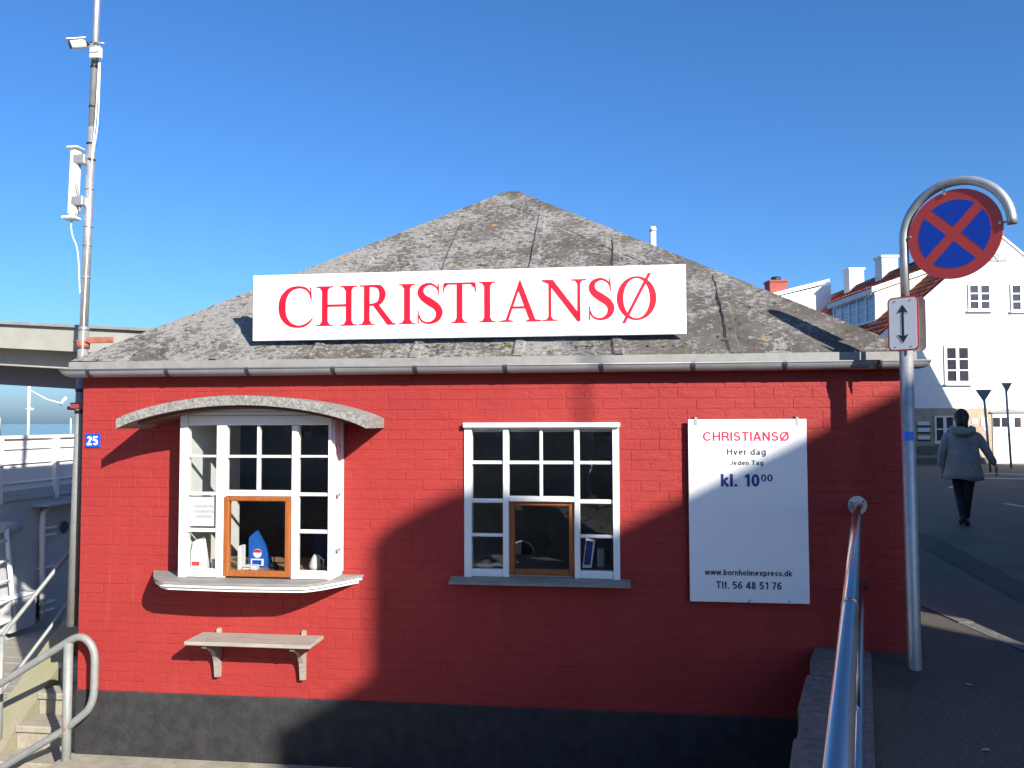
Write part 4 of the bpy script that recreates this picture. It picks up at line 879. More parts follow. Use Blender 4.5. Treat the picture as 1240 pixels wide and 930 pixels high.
def smooth3(P, n=5):
    Q = [P[0]] + P + [P[-1]]; out = []
    for i in range(1, len(Q) - 2):
        for k in range(n):
            t = k / n; a, b, c, d = Q[i - 1], Q[i], Q[i + 1], Q[i + 2]
            out.append(tuple(.5 * (2 * b[j] + (-a[j] + c[j]) * t + (2 * a[j] - 5 * b[j] + 4 * c[j] - d[j]) * t * t + (-a[j] + 3 * b[j] - 3 * c[j] + d[j]) * t ** 3) for j in range(3)))
    return out + [P[-1]]
lp2 = lp[:2] + smooth3(lp[2:-2]) + lp[-2:]
MB().tube(lp2, .0255, 16).build('loop_rail', 'galv_dull', r1)
for x, zt in ((.012, .05), (-1.05, -.60)):
    MB().tube([(x, RY, -1.0), (x, RY, zt)], .030, 16).build('post', 'galv_dull', r1)
MB().tube([(.012, RY - .028, -.525), (.012, RY - .034, -.525)], .012, 10).build('bolt_cap', 'rust', r1)
r2_ = rail_thing('stair_railing', 'thinner pale railing climbing along the outer cheek of the steps', (-.79, .2, QUAY))
rx = -.80; k_ = .665
pA = Vector((rx, .27, -.03)); pB = Vector((rx, 2.25, -.03 + k_ * 1.98))
MB().tube([pA, pB], .0165, 12).build('top_rail', 'galv_dull', r2_); MB().tube([pA - Zv * .42, pB - Zv * .42], .0145, 12).build('lower_rail', 'galv_dull', r2_)
for y in (.27, 2.1): MB().tube([(rx, y, -.9 + (y - .27) * k_), (rx, y, -.03 + (y - .27) * k_)], .020, 12).build('post', 'galv_dull', r2_)

# canopy
cp = thing('quay_canopy', 'cream painted flat canopy behind the left end of the kiosk roof', 'canopy', (-1, .9, QUAY))
CYF = .42
def cz(z, x): return z - .062 * (x + 1.5)
def cslab(x0, x1, y0, y1, za, zb, nm, m):
    vs = []
    for y in (y0, y1):
        for x, z in ((x0, za), (x1, za), (x1, zb), (x0, zb)): vs.append((x, y, cz(z, x)))
    MB().add(vs, [(3, 2, 1, 0), (4, 5, 6, 7), (0, 1, 5, 4), (1, 2, 6, 5), (2, 3, 7, 6), (3, 0, 4, 7)]).build(nm, m, cp)
cslab(-1.78, .55, CYF - .03, 4.2, 2.351, 2.373, 'roof_sheet', 'zinc_edge'); cslab(-1.75, .5, CYF, 4.15, 2.168, 2.350, 'upper_fascia', 'canopy')
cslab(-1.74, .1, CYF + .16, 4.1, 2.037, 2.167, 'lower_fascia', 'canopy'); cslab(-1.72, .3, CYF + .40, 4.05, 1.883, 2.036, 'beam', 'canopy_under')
for x, y in ((-.5, 3.9), (-.12, 2.3)): MB().box((x - .05, y - .05, QUAY), (x + .05, y + .05, 1.97)).build('post', 'canopy', cp)

# ship along the quay
HXs = -3.55
sp = thing('moored_ship', 'grey hulled ship with white rail screens moored behind the kiosk', 'ship', (HXs, 4, -2.4))
MB().prism([(HXs, y, z) for y, z in ((-4, -2.6), (24, -2.6), (26, .95), (-4, .65))], (-5.2, 0, 0)).build('hull', 'hull', sp)
MB().box((HXs + .002, -4, .61), (HXs + .03, 24, .655)).build('rubbing_strake', 'hull', sp)
MB().box((HXs - .06, -4, .66), (HXs - .035, 24, 1.36)).build('screen', 'canvas', sp)
MB().box((HXs - .09, -4, 1.36), (HXs - .0, 24, 1.40)).build('cap_rail', 'shipwhite', sp)
for z in (.82, 1.06, 1.24): MB().tube([(HXs - .02, -4, z), (HXs - .02, 24, z)], .012, 8).build('rail_bar', 'shipwhite', sp)
for y in (2.4, 3.60, 4.60, 5.60, 6.6, 7.6): MB().box((HXs - .034, y - .035, .58), (HXs + .032, y + .035, 1.359)).build('stanchion', 'shipwhite', sp)
MB().box((HXs, 4.18, .50), (HXs + .22, 7, .525)).build('ledge', 'hull', sp)
MB().tube([(HXs + .03, 4.42, .46), (HXs + .04, 4.33, .40), (HXs + .04, 4.32, .25), (HXs + .04, 4.36, -.95)], .035, 10).build('door_jamb', 'shipwhite', sp)
for z in (.20, .11, -.30, -.75, -.85): MB().box((HXs + .001, 4.30, z), (HXs + .07, 4.56, z + .022)).build('door_hinge', 'shipwhite', sp)
MB().disc((HXs + .0, 4.78, .17), (1, 0, 0), .105, .012, 24).build('porthole_rim', 'hull', sp); MB().disc((HXs + .012, 4.78, .17), (1, 0, 0), .085, .004, 24).build('porthole', 'dark', sp)
MB().tube([(HXs + .05, 3.58, .32), (HXs + .05, 3.86, .30)], .07, 14).build('pipe', 'hull', sp)
ld = MB().tube([(HXs + .10, 3.62, .30), (HXs + .10, 3.80, -.9)], .028, 8).tube([(HXs + .10, 3.30, .30), (HXs + .10, 3.46, -.9)], .028, 8).build('ladder', 'shipwhite', sp)
for i in range(5):
    z = .16 - .24 * i; y = 3.62 + (.3 - z) * .15; MB().tube([(HXs + .10, y - .33, z), (HXs + .10, y, z)], .018, 8).build('rung', 'shipwhite', ld)
MB().box((HXs + .001, 3.70, -.95), (HXs + .12, 4.12, -.55)).build('locker', 'hull', sp); MB().box((HXs + .001, 3.68, -.549), (HXs + .14, 4.13, -.525)).build('locker_lid', 'shipwhite', sp)
MB().tube([(HXs + .03, 4.16, -.9), (HXs + .05, 4.16, -.62), (HXs + .05, 4.26, -.58), (HXs + .03, 4.28, -.9)], .014, 8).build('grab_bar', 'dark', sp)
MB().tube([(HXs - 1.4, 5.9, 1.2), (HXs - 1.4, 5.9, 2.75)], .022, 10).tube([(HXs - 1.4, 5.9, 2.05), (HXs - 1.1, 5.9, 1.90), (HXs - .85, 5.9, 1.84)], .010, 8).tube([(HXs - .9, 5.9, 1.82), (HXs - .80, 5.9, 1.93)], .022, 8).tube([(HXs - 1.45, 5.9, 1.76), (HXs - 1.33, 5.9, 1.76)], .018, 8).build('signal_mast', 'shipwhite', sp)
MB().tube([(HXs - .9, 4.7, 1.35), (HXs - .9, 4.7, 1.62), (HXs - 1.05, 4.68, 1.70), (HXs - 1.15, 4.66, 1.72)], .022, 8).build('lamp_arm', 'galv', sp)
MB().tube([(HXs - 1.12, 4.66, 1.70), (HXs - 1.5, 4.6, 1.90), (HXs - 1.75, 4.55, 1.95)], [.05, .06, .045], 10).build('deck_lamp', 'shipwhite', sp)
MB().tube([(HXs - 1.0, 6.3, 1.36), (HXs - 1.0, 6.3, 1.62)], .012, 6).build('short_aerial', 'shipwhite', sp)

# ================================================================== HOUSES UP THE STREET
def pantiles(P0, ridge, down, Lr, Ld, tw=.24, th=.34, amp=.035):
    """wavy tile field: P0 start on the ridge, ridge dir, down-slope dir, lengths"""
    P0, ridge, down = Vector(P0), Vector(ridge).normalized(), Vector(down).normalized(); nn = ridge.cross(down).normalized()
    if nn.z < 0: nn = -nn
    nu = int(Lr / tw) * 5; rows = int(Ld / th); vs = []; fs = []
    lev = []
    for r_ in range(rows): lev += [(r_ * th, 0.0), (r_ * th + th * .995, .03)]
    for (d, h) in lev:
        for i in range(nu + 1):
            u = Lr * i / nu; ph_ = (u / tw) % 1.0
            a = amp * (math.cos(2 * math.pi * ph_) * (.75 if ph_ < .5 else 1))
            vs.append(P0 + ridge * u + down * d + nn * (a + h))
    for j in range(len(lev) - 1):
        for i in range(nu): fs.append((j * (nu + 1) + i, j * (nu + 1) + i + 1, (j + 1) * (nu + 1) + i + 1, (j + 1) * (nu + 1) + i))
    return MB().add(vs, fs)
def win_part(par, x, z, w, h, y, cols, rows, nm='window', border=.06, fr='white', facing=-1):
    """casement in a wall facing -y (local); pane grid"""
    fo_ = MB().box((x - w / 2 - border, y - .05, z - border), (x - w / 2, y - .001, z + h + border)).box((x + w / 2, y - .05, z - border), (x + w / 2 + border, y - .001, z + h + border))
    fo_.box((x - w / 2, y - .049, z + h), (x + w / 2, y - .001, z + h + border)).box((x - w / 2, y - .06, z - border), (x + w / 2, y - .001, z))
    o = fo_.build(nm, fr, par, local=True); cw = w / cols; rh = h / rows
    for i in range(cols):
        for j in range(rows): MB().box((x - w / 2 + i * cw + .03, y - .012, z + j * rh + .02), (x - w / 2 + (i + 1) * cw - .03, y - .004, z + (j + 1) * rh - .02)).build('pane', 'farglass', o, local=True)
    bars = MB()
    for i in range(1, cols): bars.box((x - w / 2 + i * cw - .055, y - .045, z), (x - w / 2 + i * cw + .055, y - .0135, z + h))
    for j in range(1, rows): bars.box((x - w / 2, y - .035, z + j * rh - .022), (x + w / 2, y - .0137, z + j * rh + .022))
    bars.build('glazing_bar', fr, o, local=True); MB().box((x - w / 2 - border - .05, y - .11, z - border - .05), (x + w / 2 + border + .05, y - .001, z - border - .002)).build('sill', fr, o, local=True); return o
D29 = .029
wh = thing('white_gable_house', 'tall whitewashed gable house with red pantile roof at the street end', 'building', (17.19, 25.42, 0), YAW)
ax, aH = 0.0, 8.12; eH, eX = 3.85, 4.95
MB().prism([(-eX, 0, -.3), (eX, 0, -.3), (eX, 0, eH), (0, 0, aH), (-eX, 0, eH)], (0, 15, 0)).build('wall', 'whitewash', wh, local=True)
sl_ = Vector((-eX, 0, eH - aH)).normalized()
pantiles((-.05, .12, aH + .10), (0, 1, 0), sl_, 14.8, 6.7).build('roof_tiles', 'pantile', wh, local=True, kind='stuff')
MB().add([(0, -.02, aH + .06), (0, 15, aH + .06), (eX + .2, 15, eH - .1), (eX + .2, -.02, eH - .1)], [(0, 1, 2, 3)]).build('roof_slope', 'pantile', wh, local=True)
MB().tube([(0, .1, aH + .1), (0, 15, aH + .1)], .12, 8).build('ridge_tiles', 'ridge', wh, local=True)
MB().prism([(-.12, -.05, aH + .02), (.12, -.05, aH + .02), (.06, -.05, aH + .22), (-.06, -.05, aH + .22)], (0, .2, 0)).build('gable_cap', 'whitewash', wh, local=True)
# verges
for sx in (-1, 1):
    MB().prism([(0, -.04, aH - .02), (0, -.04, aH + .07), (sx * (eX + .1), -.04, eH + .0), (sx * (eX + .1), -.04, eH - .09)], (0, .16, 0)).build('verge', 'whitewash', wh, local=True)
def px2(x, y): return ((x - 1213) * D29, 1.55 + (510.3 - y) * D29)
# attic windows, lunette, first floor window
for xa, xb in ((1175, 1200),): 
    x0_, zt = px2(xa, 346); x1_, zb_ = px2(xb, 377); win_part(wh, (x0_ + x1_) / 2, zb_ + .05, x1_ - x0_ - .05, zt - zb_ - .08, 0, 2, 3)
x0_, zt = px2(1226.5, 346); x1_, zb_ = px2(1251, 378); win_part(wh, (x0_ + x1_) / 2, zb_ + .05, x1_ - x0_ - .05, zt - zb_ - .08, 0, 2, 3)
x0_, zt = px2(1144, 421); x1_, zb_ = px2(1173, 465); win_part(wh, (x0_ + x1_) / 2, zb_ + .05, x1_ - x0_ - .1, zt - zb_ - .1, 0, 2, 3, border=.09)
lx, lz = px2(1212.5, 317)
lun = MB().prism([(lx + .30 * math.cos(math.pi * i / 12), -.03, lz + .30 * math.sin(math.pi * i / 12)) for i in range(13)], (0, .028, 0)).build('lunette', 'grey_ink', wh, local=True)
for a in (50, 90, 130): MB().tube([(lx, -.035, lz), (lx + .28 * math.cos(R(a)), -.035, lz + .28 * math.sin(R(a)))], .02, 6).build('glazing_bar', 'white', lun, local=True)
# ground floor: tan stone cladding, window, posters, garage door
xa, zt = px2(1040, 495.5); xb, _ = px2(1197, 495); xs_ = xa; blk = 0
sb = MB().box((xa, -.05, -.25), (xb, -.001, zt)).build('stone_base', 'stonebase', wh, local=True)
MB().box((xa, -.09, -.25), (xb, -.051, .25)).build('base_course', 'granite', wh, local=True)
x0_, zt1 = px2(1128.5, 505); x1_, zb1 = px2(1152, 537); win_part(wh, (x0_ + x1_) / 2, zb1 + .06, x1_ - x0_ - .08, zt1 - zb1 - .1, -.05, 2, 2, border=.05)
x0_, z1_ = px2(1106, 541); x1_, z2_ = px2(1128, 550); MB().box((x0_, -.14, z2_), (x1_ + .6, -.0905, z1_)).build('string_course', 'granite', wh, local=True)
for yy in (511.5, 519.5, 528.5):
    x0_, z1_ = px2(1108, yy); x1_, z2_ = px2(1122, yy + 4.5); q = MB().box((x0_, -.075, z2_), (x1_, -.0505, z1_)).build('notice_panel', 'shipwhite', wh, local=True)
    MB().box((x0_ - .03, -.085, z2_ - .05), (x1_ + .03, -.052, z2_ - .002)).build('panel_edge', 'dark', q, local=True)
for (a, b, c, d) in ((1173, 508, 1180, 514), (1184, 507, 1192, 517), (1187, 518, 1191, 523)):
    x0_, z1_ = px2(a, b); x1_, z2_ = px2(c, d); MB().box((x0_, -.07, z2_), (x1_, -.0505, z1_)).build('poster', 'board_white', wh, local=True)
x0_, z1_ = px2(1198.5, 502); x1_, z2_ = px2(1236.5, 562)
dr = MB().box((x0_, -.06, z2_), (x1_, -.001, z1_)).prism([(x0_, -.06, z1_)] + [(x0_ + (x1_ - x0_) * i / 8, -.06, z1_ + .06 * math.sin(math.pi * i / 8) + .001) for i in range(9)] + [(x1_, -.06, z1_)], (0, .055, 0)).build('garage_door', 'shipwhite', wh, local=True)
for (a, b, c, d) in ((1199, 507, 1207, 518), (1209.5, 507, 1218, 518), (1225, 507, 1232, 518.5)):
    p0 = px2(a, b); p1 = px2(c, d); MB().box((p0[0], -.075, p1[1]), (p1[0], -.0605, p0[1])).build('door_pane', 'farglass', dr, local=True)
p0 = px2(1218.5, 526); MB().box((p0[0] - .05, -.10, p0[1] - .06), (p0[0] + .05, -.061, p0[1])).build('handle', 'galv', dr, local=True)
MB().box((x1_ + .02, -.03, z2_ - .1), (x1_ + .5, -.001, z1_ + .1)).build('recess_shade_panel', 'violet', wh, local=True)  # flat panel on the wall, coloured like the shadow in a recess
MB().prism([(x0_ - .1, -.12, z1_ + .02), (x1_ + .1, -.12, z1_ + .02), (x1_ + .1, -.12, z1_ + .06), ((x0_ + x1_) / 2, -.12, z1_ + .16), (x0_ - .1, -.12, z1_ + .06)], (0, .1, 0)).build('door_hood', 'grey_ink', wh, local=True)
MB().tube([(-4.6, -.08, .1), (-4.6, -.08, 3.8)], .045, 8).build('downpipe', 'galv_dull', wh, local=True)
# shed dormer on the left slope
dk = (aH - eH) / eX
def mainz(x): return aH + .08 + dk * x      # x negative
Dx0, Dx1, Dy0, Dy1 = -3.42, -.55, 2.1, 6.2; sdz0, sdz1 = 6.45, 7.52
MB().prism([(Dx0, Dy0, mainz(Dx0) - .05), (Dx1, Dy0, mainz(Dx1) - .1), (Dx1, Dy0, sdz1 - .12), (Dx0, Dy0, sdz0)], (0, Dy1 - Dy0, 0)).build('dormer', 'creamwall', wh, local=True)
MB().prism([(Dx0 - .22, Dy0 - .12, sdz0 - .07), (Dx1 + .25, Dy0 - .12, sdz1 + .02), (Dx1 + .25, Dy0 - .12, sdz1 + .20), (Dx0 - .22, Dy0 - .12, sdz0 + .13)], (0, .10, 0)).build('dormer_bargeboard', 'whitewash', wh, local=True)
dsl = Vector((Dx0 - .22 - (Dx1 + .25), 0, (sdz0 + .13) - (sdz1 + .20)))
pantiles((Dx1 + .25, Dy0, sdz1 + .20), (0, 1, 0), dsl, Dy1 - Dy0 + .2, dsl.length + .02).build('dormer_tiles', 'pantile', wh, local=True, kind='stuff')
MB().box((Dx0 - .26, Dy0 - .02, sdz0 - .12), (Dx0 - .20, Dy1 + .1, sdz0 + .08)).build('dormer_fascia', 'whitewash', wh, local=True)
dwm = mat('pale_blue_glazing', (.22, .33, .45), .25, var=.1, scale=2)
dwn = MB().box((Dx0 - .06, Dy0 + .02, mainz(Dx0) + .0), (Dx0 - .002, Dy1, mainz(Dx0) + .12)).box((Dx0 - .06, Dy0 + .02, sdz0 - .14), (Dx0 - .002, Dy1, sdz0 - .06)).build('dormer_window', 'shipwhite', wh, local=True)
for i in range(6):
    y = Dy0 + .05 + i * (Dy1 - Dy0 - .1) / 5
    MB().box((Dx0 - .06, y - .06, mainz(Dx0) + .121), (Dx0 - .003, y + .06, sdz0 - .141)).build('mullion', 'shipwhite', dwn, local=True)
    if i < 5:
        y2 = y + (Dy1 - Dy0 - .1) / 5; zz0, zz1 = mainz(Dx0) + .121, sdz0 - .141
        MB().box((Dx0 - .03, y + .061, zz0), (Dx0 - .004, y2 - .061, zz1)).build('pane', dwm, dwn, local=True)
        for k in (1, 2): MB().box((Dx0 - .045, y + .061, zz0 + (zz1 - zz0) * k / 3 - .02), (Dx0 - .031, y2 - .061, zz0 + (zz1 - zz0) * k / 3 + .02)).build('glazing_bar', 'shipwhite', dwn, local=True)
def chimney(par, x, y, w, zt, zb, m='whitewash'):
    c = MB().box((x - w / 2, y - w / 2, zb), (x + w / 2, y + w / 2, zt)).build('chimney', m, par, local=True)
    MB().box((x - w / 2 - .05, y - w / 2 - .05, zt), (x + w / 2 + .05, y + w / 2 + .05, zt + .10)).build('chimney_cap', m, c, local=True)
    MB().box((x - w / 2 + .1, y - w / 2 + .1, zt + .1), (x + w / 2 - .1, y + w / 2 - .1, zt + .13)).build('flue', 'dark', c, local=True)
chimney(wh, -.05, 8.6, .72, 8.95, 7.4); chimney(wh, -.05, 12.2, .72, 9.05, 7.4)
# second white house, seen above the kiosk roof, with a red brick chimney
w3 = thing('white_rear_house', 'white walled house with red brick chimney above the kiosk roof edge', 'building', (13.5, 38.5, 0), YAW)
# local frame scale: depth about 43.5 m from the camera
d2 = .0437
MB().prism([(-3.2, 0, 0), (1.3, 0, 0), (1.3, 0, 8.60), (-3.2, 0, 7.55)], (0, 8, 0)).build('wall', 'whitewash', w3, local=True)
MB().prism([(-3.3, -.1, 7.55), (1.2, -.1, 8.66), (1.2, -.1, 8.86), (-3.3, -.1, 7.75)], (0, 8.3, 0)).build('parapet', 'whitewash', w3, local=True)
MB().box((-.9, -.3, 6.0), (.0, -.101, 6.6)).build('eave_box', 'creamwall', w3, local=True)
c3 = MB().box((-1.75, .3, 7.3), (-.85, 1.2, 8.78)).build('chimney', 'redbrick', w3, local=True); MB().box((-1.8, .25, 8.78), (-.8, 1.25, 8.88)).build('chimney_cap', 'redbrick', c3, local=True)
MB().tube([(-1.3, .75, 8.88), (-1.3, .75, 9.1)], [.3, .22], 10).build('flue', 'dark', c3, local=True)

# give way signs seen from behind
def yield_sign(name, label, x, y, zt, w, rz, lean):
    t = thing(name, label, 'traffic sign', (x, y, STREET), rz, 'give way signs seen from behind')
    MB().tube([(lean, 0, -.1), (0, 0, zt - .05)], .035, 10).build('pole', 'galv', t, local=True)
    MB().prism([(-w / 2, -.04, zt), (w / 2, -.04, zt), (0, -.04, zt - w * .87)], (0, -.01, 0)).build('plate', 'galv_dull', t, local=True)
    return t
yield_sign('give_way_sign', 'tilted grey back of a triangular sign nearer the walker', 14.55, 20.6, 2.42, .44, R(-20), .12)
yield_sign('give_way_sign', 'upright grey back of a triangular sign before the garage door', 16.05, 22.6, 2.70, .36, R(8), .10)

# ================================================================== PERSON (built as one skinned body)
def skin_mesh(name, joints, edges, m, parent, sub=2, root=0):
    me = bpy.data.meshes.new(name); me.from_pydata([j[0] for j in joints], edges, [])
    o = bpy.data.objects.new(name, me); COL.objects.link(o)
    sk = o.modifiers.new('skin', 'SKIN'); sk.use_smooth_shade = True
    for i, j in enumerate(joints):
        r_ = j[1]; me.skin_vertices[0].data[i].radius = r_ if isinstance(r_, tuple) else (r_, r_)
    me.skin_vertices[0].data[root].use_root = True
    sb_ = o.modifiers.new('sub', 'SUBSURF'); sb_.levels = sub; sb_.render_levels = sub
    bpy.context.view_layer.update(); dg = bpy.context.evaluated_depsgraph_get()
    nm = bpy.data.meshes.new_from_object(o.evaluated_get(dg)); bpy.data.objects.remove(o); bpy.data.meshes.remove(me)
    nm.name = name; nm.materials.clear(); nm.materials.append(M[m])
    for p in nm.polygons: p.use_smooth = True
    o = bpy.data.objects.new(name, nm); COL.objects.link(o); o.parent = parent; ORIG[o] = (0, 0, 0); return o
pe = thing('person', 'person in grey blue hooded coat and black leggings walking away up the street', 'person', (8.68, 7.2, STREET + .08), R(-18))
pe.location.z = STREET + .002
# local: +y away from the camera (walking direction), x to the right
J = [((0, .0, .86), (.125, .10)), ((0, .01, 1.06), (.115, .09)), ((0, .02, 1.26), (.135, .095)), ((0, .02, 1.36), (.075, .07)), ((.0, .03, 1.44), (.048, .05)), ((0, .05, 1.52), (.072, .085)), ((0, .05, 1.60), (.062, .075)),
     ((-.16, .02, 1.31), .055), ((-.235, .01, 1.08), .045), ((-.25, .04, .86), .036), ((-.25, .06, .80), .03),
     ((.16, .02, 1.31), .055), ((.285, -.0, 1.08), .042), ((.385, .045, .91), .034), ((.412, .06, .86), .028),
     ((-.075, .0, .80), .095), ((-.055, .06, .46), .058), ((-.03, -.02, .16), .040), ((-.015, -.06, .055), .036),
     ((.075, .0, .80), .095), ((.055, .03, .46), .060), ((.035, .05, .16), .042), ((.03, .05, .055), .036)]
E_ = [(0, 1), (1, 2), (2, 3), (3, 4), (4, 5), (5, 6), (2, 7), (7, 8), (8, 9), (9, 10), (2, 11), (11, 12), (12, 13), (13, 14), (0, 15), (15, 16), (16, 17), (17, 18), (0, 19), (19, 20), (20, 21), (21, 22)]
body = skin_mesh('body', J, E_, 'skin', pe)
leg = skin_mesh('leggings', [((0, 0, .84), (.135, .115)), ((-.072, .0, .76), (.105, .11)), ((-.055, .06, .46), .066), ((-.03, -.005, .24), .058), ((-.018, -.05, .08), .044), ((.072, .0, .76), (.105, .11)), ((.055, .03, .46), .068), ((.035, .045, .24), .058), ((.03, .05, .08), .044)], [(0, 1), (1, 2), (2, 3), (3, 4), (0, 5), (5, 6), (6, 7), (7, 8)], 'trousers', pe)
def shoe(x, y, rz, pitch=0):
    m_ = MB(); secs = [(-.07, .030, .07), (-.04, .036, .085), (.02, .040, .075), (.09, .042, .05), (.15, .036, .038), (.175, .018, .028)]; vs = []
    for (t, w_, h_) in secs:
        for k in range(8):
            a = 2 * math.pi * k / 8; vs.append((w_ * math.cos(a), t, max(0, h_ / 2 + h_ / 2 * math.sin(a))))
    fs = [(j * 8 + k, j * 8 + (k + 1) % 8, (j + 1) * 8 + (k + 1) % 8, (j + 1) * 8 + k) for j in range(len(secs) - 1) for k in range(8)] + [tuple(range(8)), tuple(range(40, 48))]
    c, s = math.cos(rz), math.sin(rz); cp_, sp_ = math.cos(pitch), math.sin(pitch)
    vs = [(v[0], v[1] * cp_ + v[2] * sp_, -v[1] * sp_ + v[2] * cp_) for v in vs]; mz = min(v[2] for v in vs)
    vs = [(x + v[0] * c - v[1] * s, y + v[0] * s + v[1] * c, v[2] - mz) for v in vs]
    m_.add(vs, fs, True).build('shoe', 'shoe', pe, local=True)
shoe(-.02, -.06, .12, .35); shoe(.035, .05, -.08)
# coat: flared body as a lofted shell, sleeves and hood
co = MB(); secs = [(.66, .262, .20), (.665, .275, .212), (.74, .265, .205), (.86, .245, .19), (1.0, .232, .175), (1.12, .228, .165), (1.24, .228, .155), (1.31, .215, .14), (1.37, .155, .115), (1.41, .095, .095), (1.43, .07, .08)]; vs = []; nn_ = 44
for (z, a, b) in secs:
    for k in range(nn_):
        t = 2 * math.pi * k / nn_; fl = .93 + .04 * math.sin(5 * t + z * 4) * max(0, (1.25 - z)) + .022 * math.sin(9 * t - z * 13) * min(1, max(0, 1.3 - z) * 3) - (.03 if abs(t - 1.5 * math.pi) < .1 and z < 1.3 else 0) + .012 * math.sin(z * 21 + 3 * t); zz = z + (.018 * math.sin(3 * t + 1) if z < .7 else 0)
        vs.append((a * fl * math.cos(t), .01 + b * fl * math.sin(t), zz))
fs = [(j * nn_ + k, j * nn_ + (k + 1) % nn_, (j + 1) * nn_ + (k + 1) % nn_, (j + 1) * nn_ + k) for j in range(len(secs) - 1) for k in range(nn_)]
coat = co.add(vs, fs, True).build('coat', 'jacket', pe, local=True)
for sx, pts in ((-1, [((-.13, .02, 1.33), .080), ((-.205, .02, 1.24), .074), ((-.262, -.02, 1.06), .062), ((-.278, .03, .90), .054), ((-.270, .065, .83), .052)]), (1, [((.13, .02, 1.33), .080), ((.215, .02, 1.24), .074), ((.298, .0, 1.08), .062), ((.372, .03, .94), .054), ((.402, .05, .88), .052)])):
    skin_mesh('sleeve', pts, [(i, i + 1) for i in range(4)], 'jacket', coat)
hd = MB(); secs = [(.0, .075, .05), (.25, .13, .085), (.55, .15, .075), (.8, .12, .05), (1.0, .06, .02)]
hood_pts = []
for i in range(9):
    a = math.pi * (i / 8) ; hood_pts.append((.135 * math.cos(a), -.055 - .085 * math.sin(a), 1.385 - .05 * math.sin(a)))
hd.tube([(.115, .07, 1.41)] + hood_pts + [(-.115, .07, 1.41)], [.028, .04, .05, .055, .06, .062, .06, .055, .05, .04, .028] if len(hood_pts) == 9 else .05, 10)
hd.ball((0, -.10, 1.34), (.12, .065, .085), 14, 8, .03); hd.build('hood', 'jacket', coat, local=True)
ha = MB(); ha.ball((0, .03, 1.555), (.098, .112, .125), 18, 12, .025); ha.ball((0, -.02, 1.49), (.082, .085, .10), 14, 8, .03); ha.ball((.045, -.03, 1.44), (.035, .035, .085), 10, 8, .04)
ha.tube([(.02, -.075, 1.56), (.035, -.115, 1.52), (.045, -.12, 1.44), (.05, -.105, 1.37)], [.030, .034, .030, .012], 10); ha.build('hair', 'hair', pe, local=True)
def hand(x, y, z, s):
    h = MB(); h.ball((x, y, z), (.022, .036, .045), 10, 8)
    for i, (dy, ln) in enumerate(((-.024, .05), (-.008, .058), (.008, .055), (.022, .044))):
        h.tube([(x, y + dy, z - .03), (x + .004 * s, y + dy + .006, z - .045 - ln * .45), (x - .008 * s, y + dy + .014, z - .045 - ln)], [.0095, .009, .0075], 8)
    h.tube([(x, y + .03, z + .005), (x, y + .052, z - .02), (x - .004 * s, y + .056, z - .045)], [.011, .010, .008], 8)
    h.build('hand', 'skin', body, local=True)
hand(-.268, .06, .775, -1); hand(.420, .065, .82, 1)

# ================================================================== THE TOWN BEHIND AND BESIDE THE CAMERA (casts the shade, mirrors in the panes)
av = Vector((.669, -.743, 0)); bv = Vector((.743, .669, 0))
def su(s, u, z): p = av * s + bv * u; return (p.x, p.y, z)
def extr(profile, s0, s1, nm, m, par): return MB().prism([su(s0, u, z) for u, z in profile], av * (s1 - s0)).build(nm, m, par)
hA = thing('corner_house', 'pale corner house across the pavement behind the viewer', 'building', (0, 0, 0))
extr([(1.060, 0.000), (1.552, 0.000), (1.552, 6.825), (1.410, 6.773), (1.060, 6.647)], 15, 17, 'annex', 'townwall', hA)
extr([(1.553, 0.000), (2.800, 0.000), (2.794, 7.202), (2.303, 7.719), (2.130, 7.833), (1.990, 7.862), (1.861, 7.844), (1.748, 7.813), (1.652, 7.784), (1.553, 7.695)], 15, 17, 'gable', 'townwall', hA)
p0 = (15.324, 2.801); p1 = (14.437, 4.90)
MB().tube([su(15.4, 2.62, 6.0), su(15.4, 2.62, 9.05)], .022, 10).build('aerial_pole', 'galv', hA)
p0 = (p0[0], 2.76); p1 = (p1[0], 4.87)
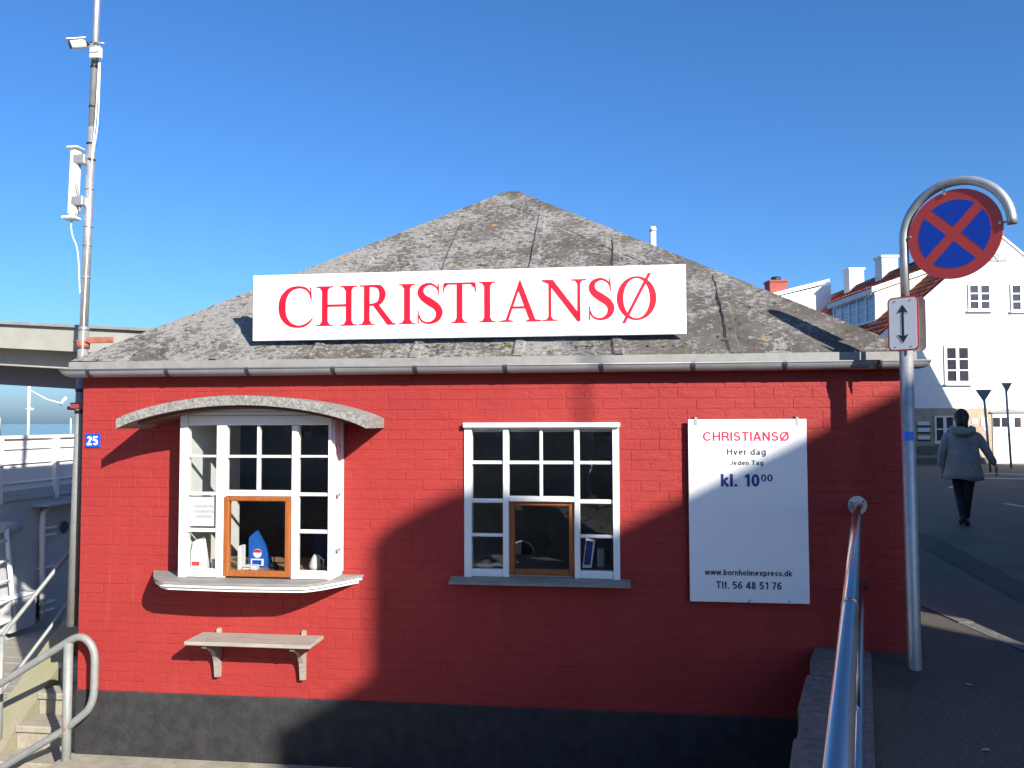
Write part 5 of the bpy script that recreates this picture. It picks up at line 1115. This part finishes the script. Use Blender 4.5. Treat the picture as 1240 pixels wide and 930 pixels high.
def ridge_house(par, a, b, h, he, depth):
    (s0, u0), (s1, u1) = a, b
    A = Vector(su(s0, u0, 0)); B = Vector(su(s1, u1, 0)); d = (B - A); n = av
    MB().prism([A, A + n * depth, A + n * depth + Zv * he, A + Zv * (h - .02)], d).build('wall', 'townwall', par)
    MB().prism([A - n * .05 + Zv * (h - .06), A + n * (depth + .2) + Zv * (he - .1), A + n * (depth + .2) + Zv * (he + .02), A - n * .05 + Zv * h], d).build('roof', 'pantile', par)
ridge_house(hA, p0, p1, 7.4, 5.6, 4.0)
for k, (a, b, h) in enumerate((((7.6, 5.24), (6.2, 11.0), 6.6), ((6.3, 10.98), (4.4, 17.0), 6.9), ((4.5, 16.98), (2.6, 23.4), 7.2))):
    t = thing('town_house', ['first', 'second', 'third'][k] + ' pale town house in the row on the sunny side, beside the viewer', 'building', su(a[0], a[1], 0), 0, 'row of town houses outside the picture')
    ridge_house(t, a, b, h, h - 2, 5.0)
hC = thing('gable_town_house', 'steep gabled town house past the end of the row', 'building', (0, 0, 0))
extr([(23.3, 0), (29.2, 0), (29.2, 2.4), (28.7, 3.8), (27.82, 6.23), (27.1, 8.2), (23.3, 8.2)], -3.0, 4.0, 'wall', 'townwall', hC)
hD = thing('stone_warehouse', 'long dark stone warehouse behind the viewer across the yard', 'building', (0, -14, STREET))
MB().box((-9, -18, -.8), (4.6, -12.5, 3.6)).build('wall', 'palestone', hD)
MB().box((-9.05, -12.499, -.8), (4.65, -12.40, .35)).build('base_course', 'darkstone', hD)
MB().box((-9.05, -12.499, 3.2), (4.65, -12.36, 3.45)).build('cornice', 'whitewash', hD)
MB().prism([(-9.2, -18.2, 3.6), (-9.2, -12.3, 3.6), (-9.2, -15.2, 6.2)], (14, 0, 0)).build('roof', 'ridge', hD)
for x in (-7.5, -5.2, -2.9, -.6, 1.7, 3.6):
    f_ = MB().box((x - .5, -12.499, 1.2), (x + .5, -12.45, 2.6)).build('window', 'white', hD)
    for i in range(2):
        for j in range(3): MB().box((x - .44 + i * .46, -12.449, 1.26 + j * .45), (x - .02 + i * .46, -12.44, 1.64 + j * .45)).build('pane', 'farglass', f_)
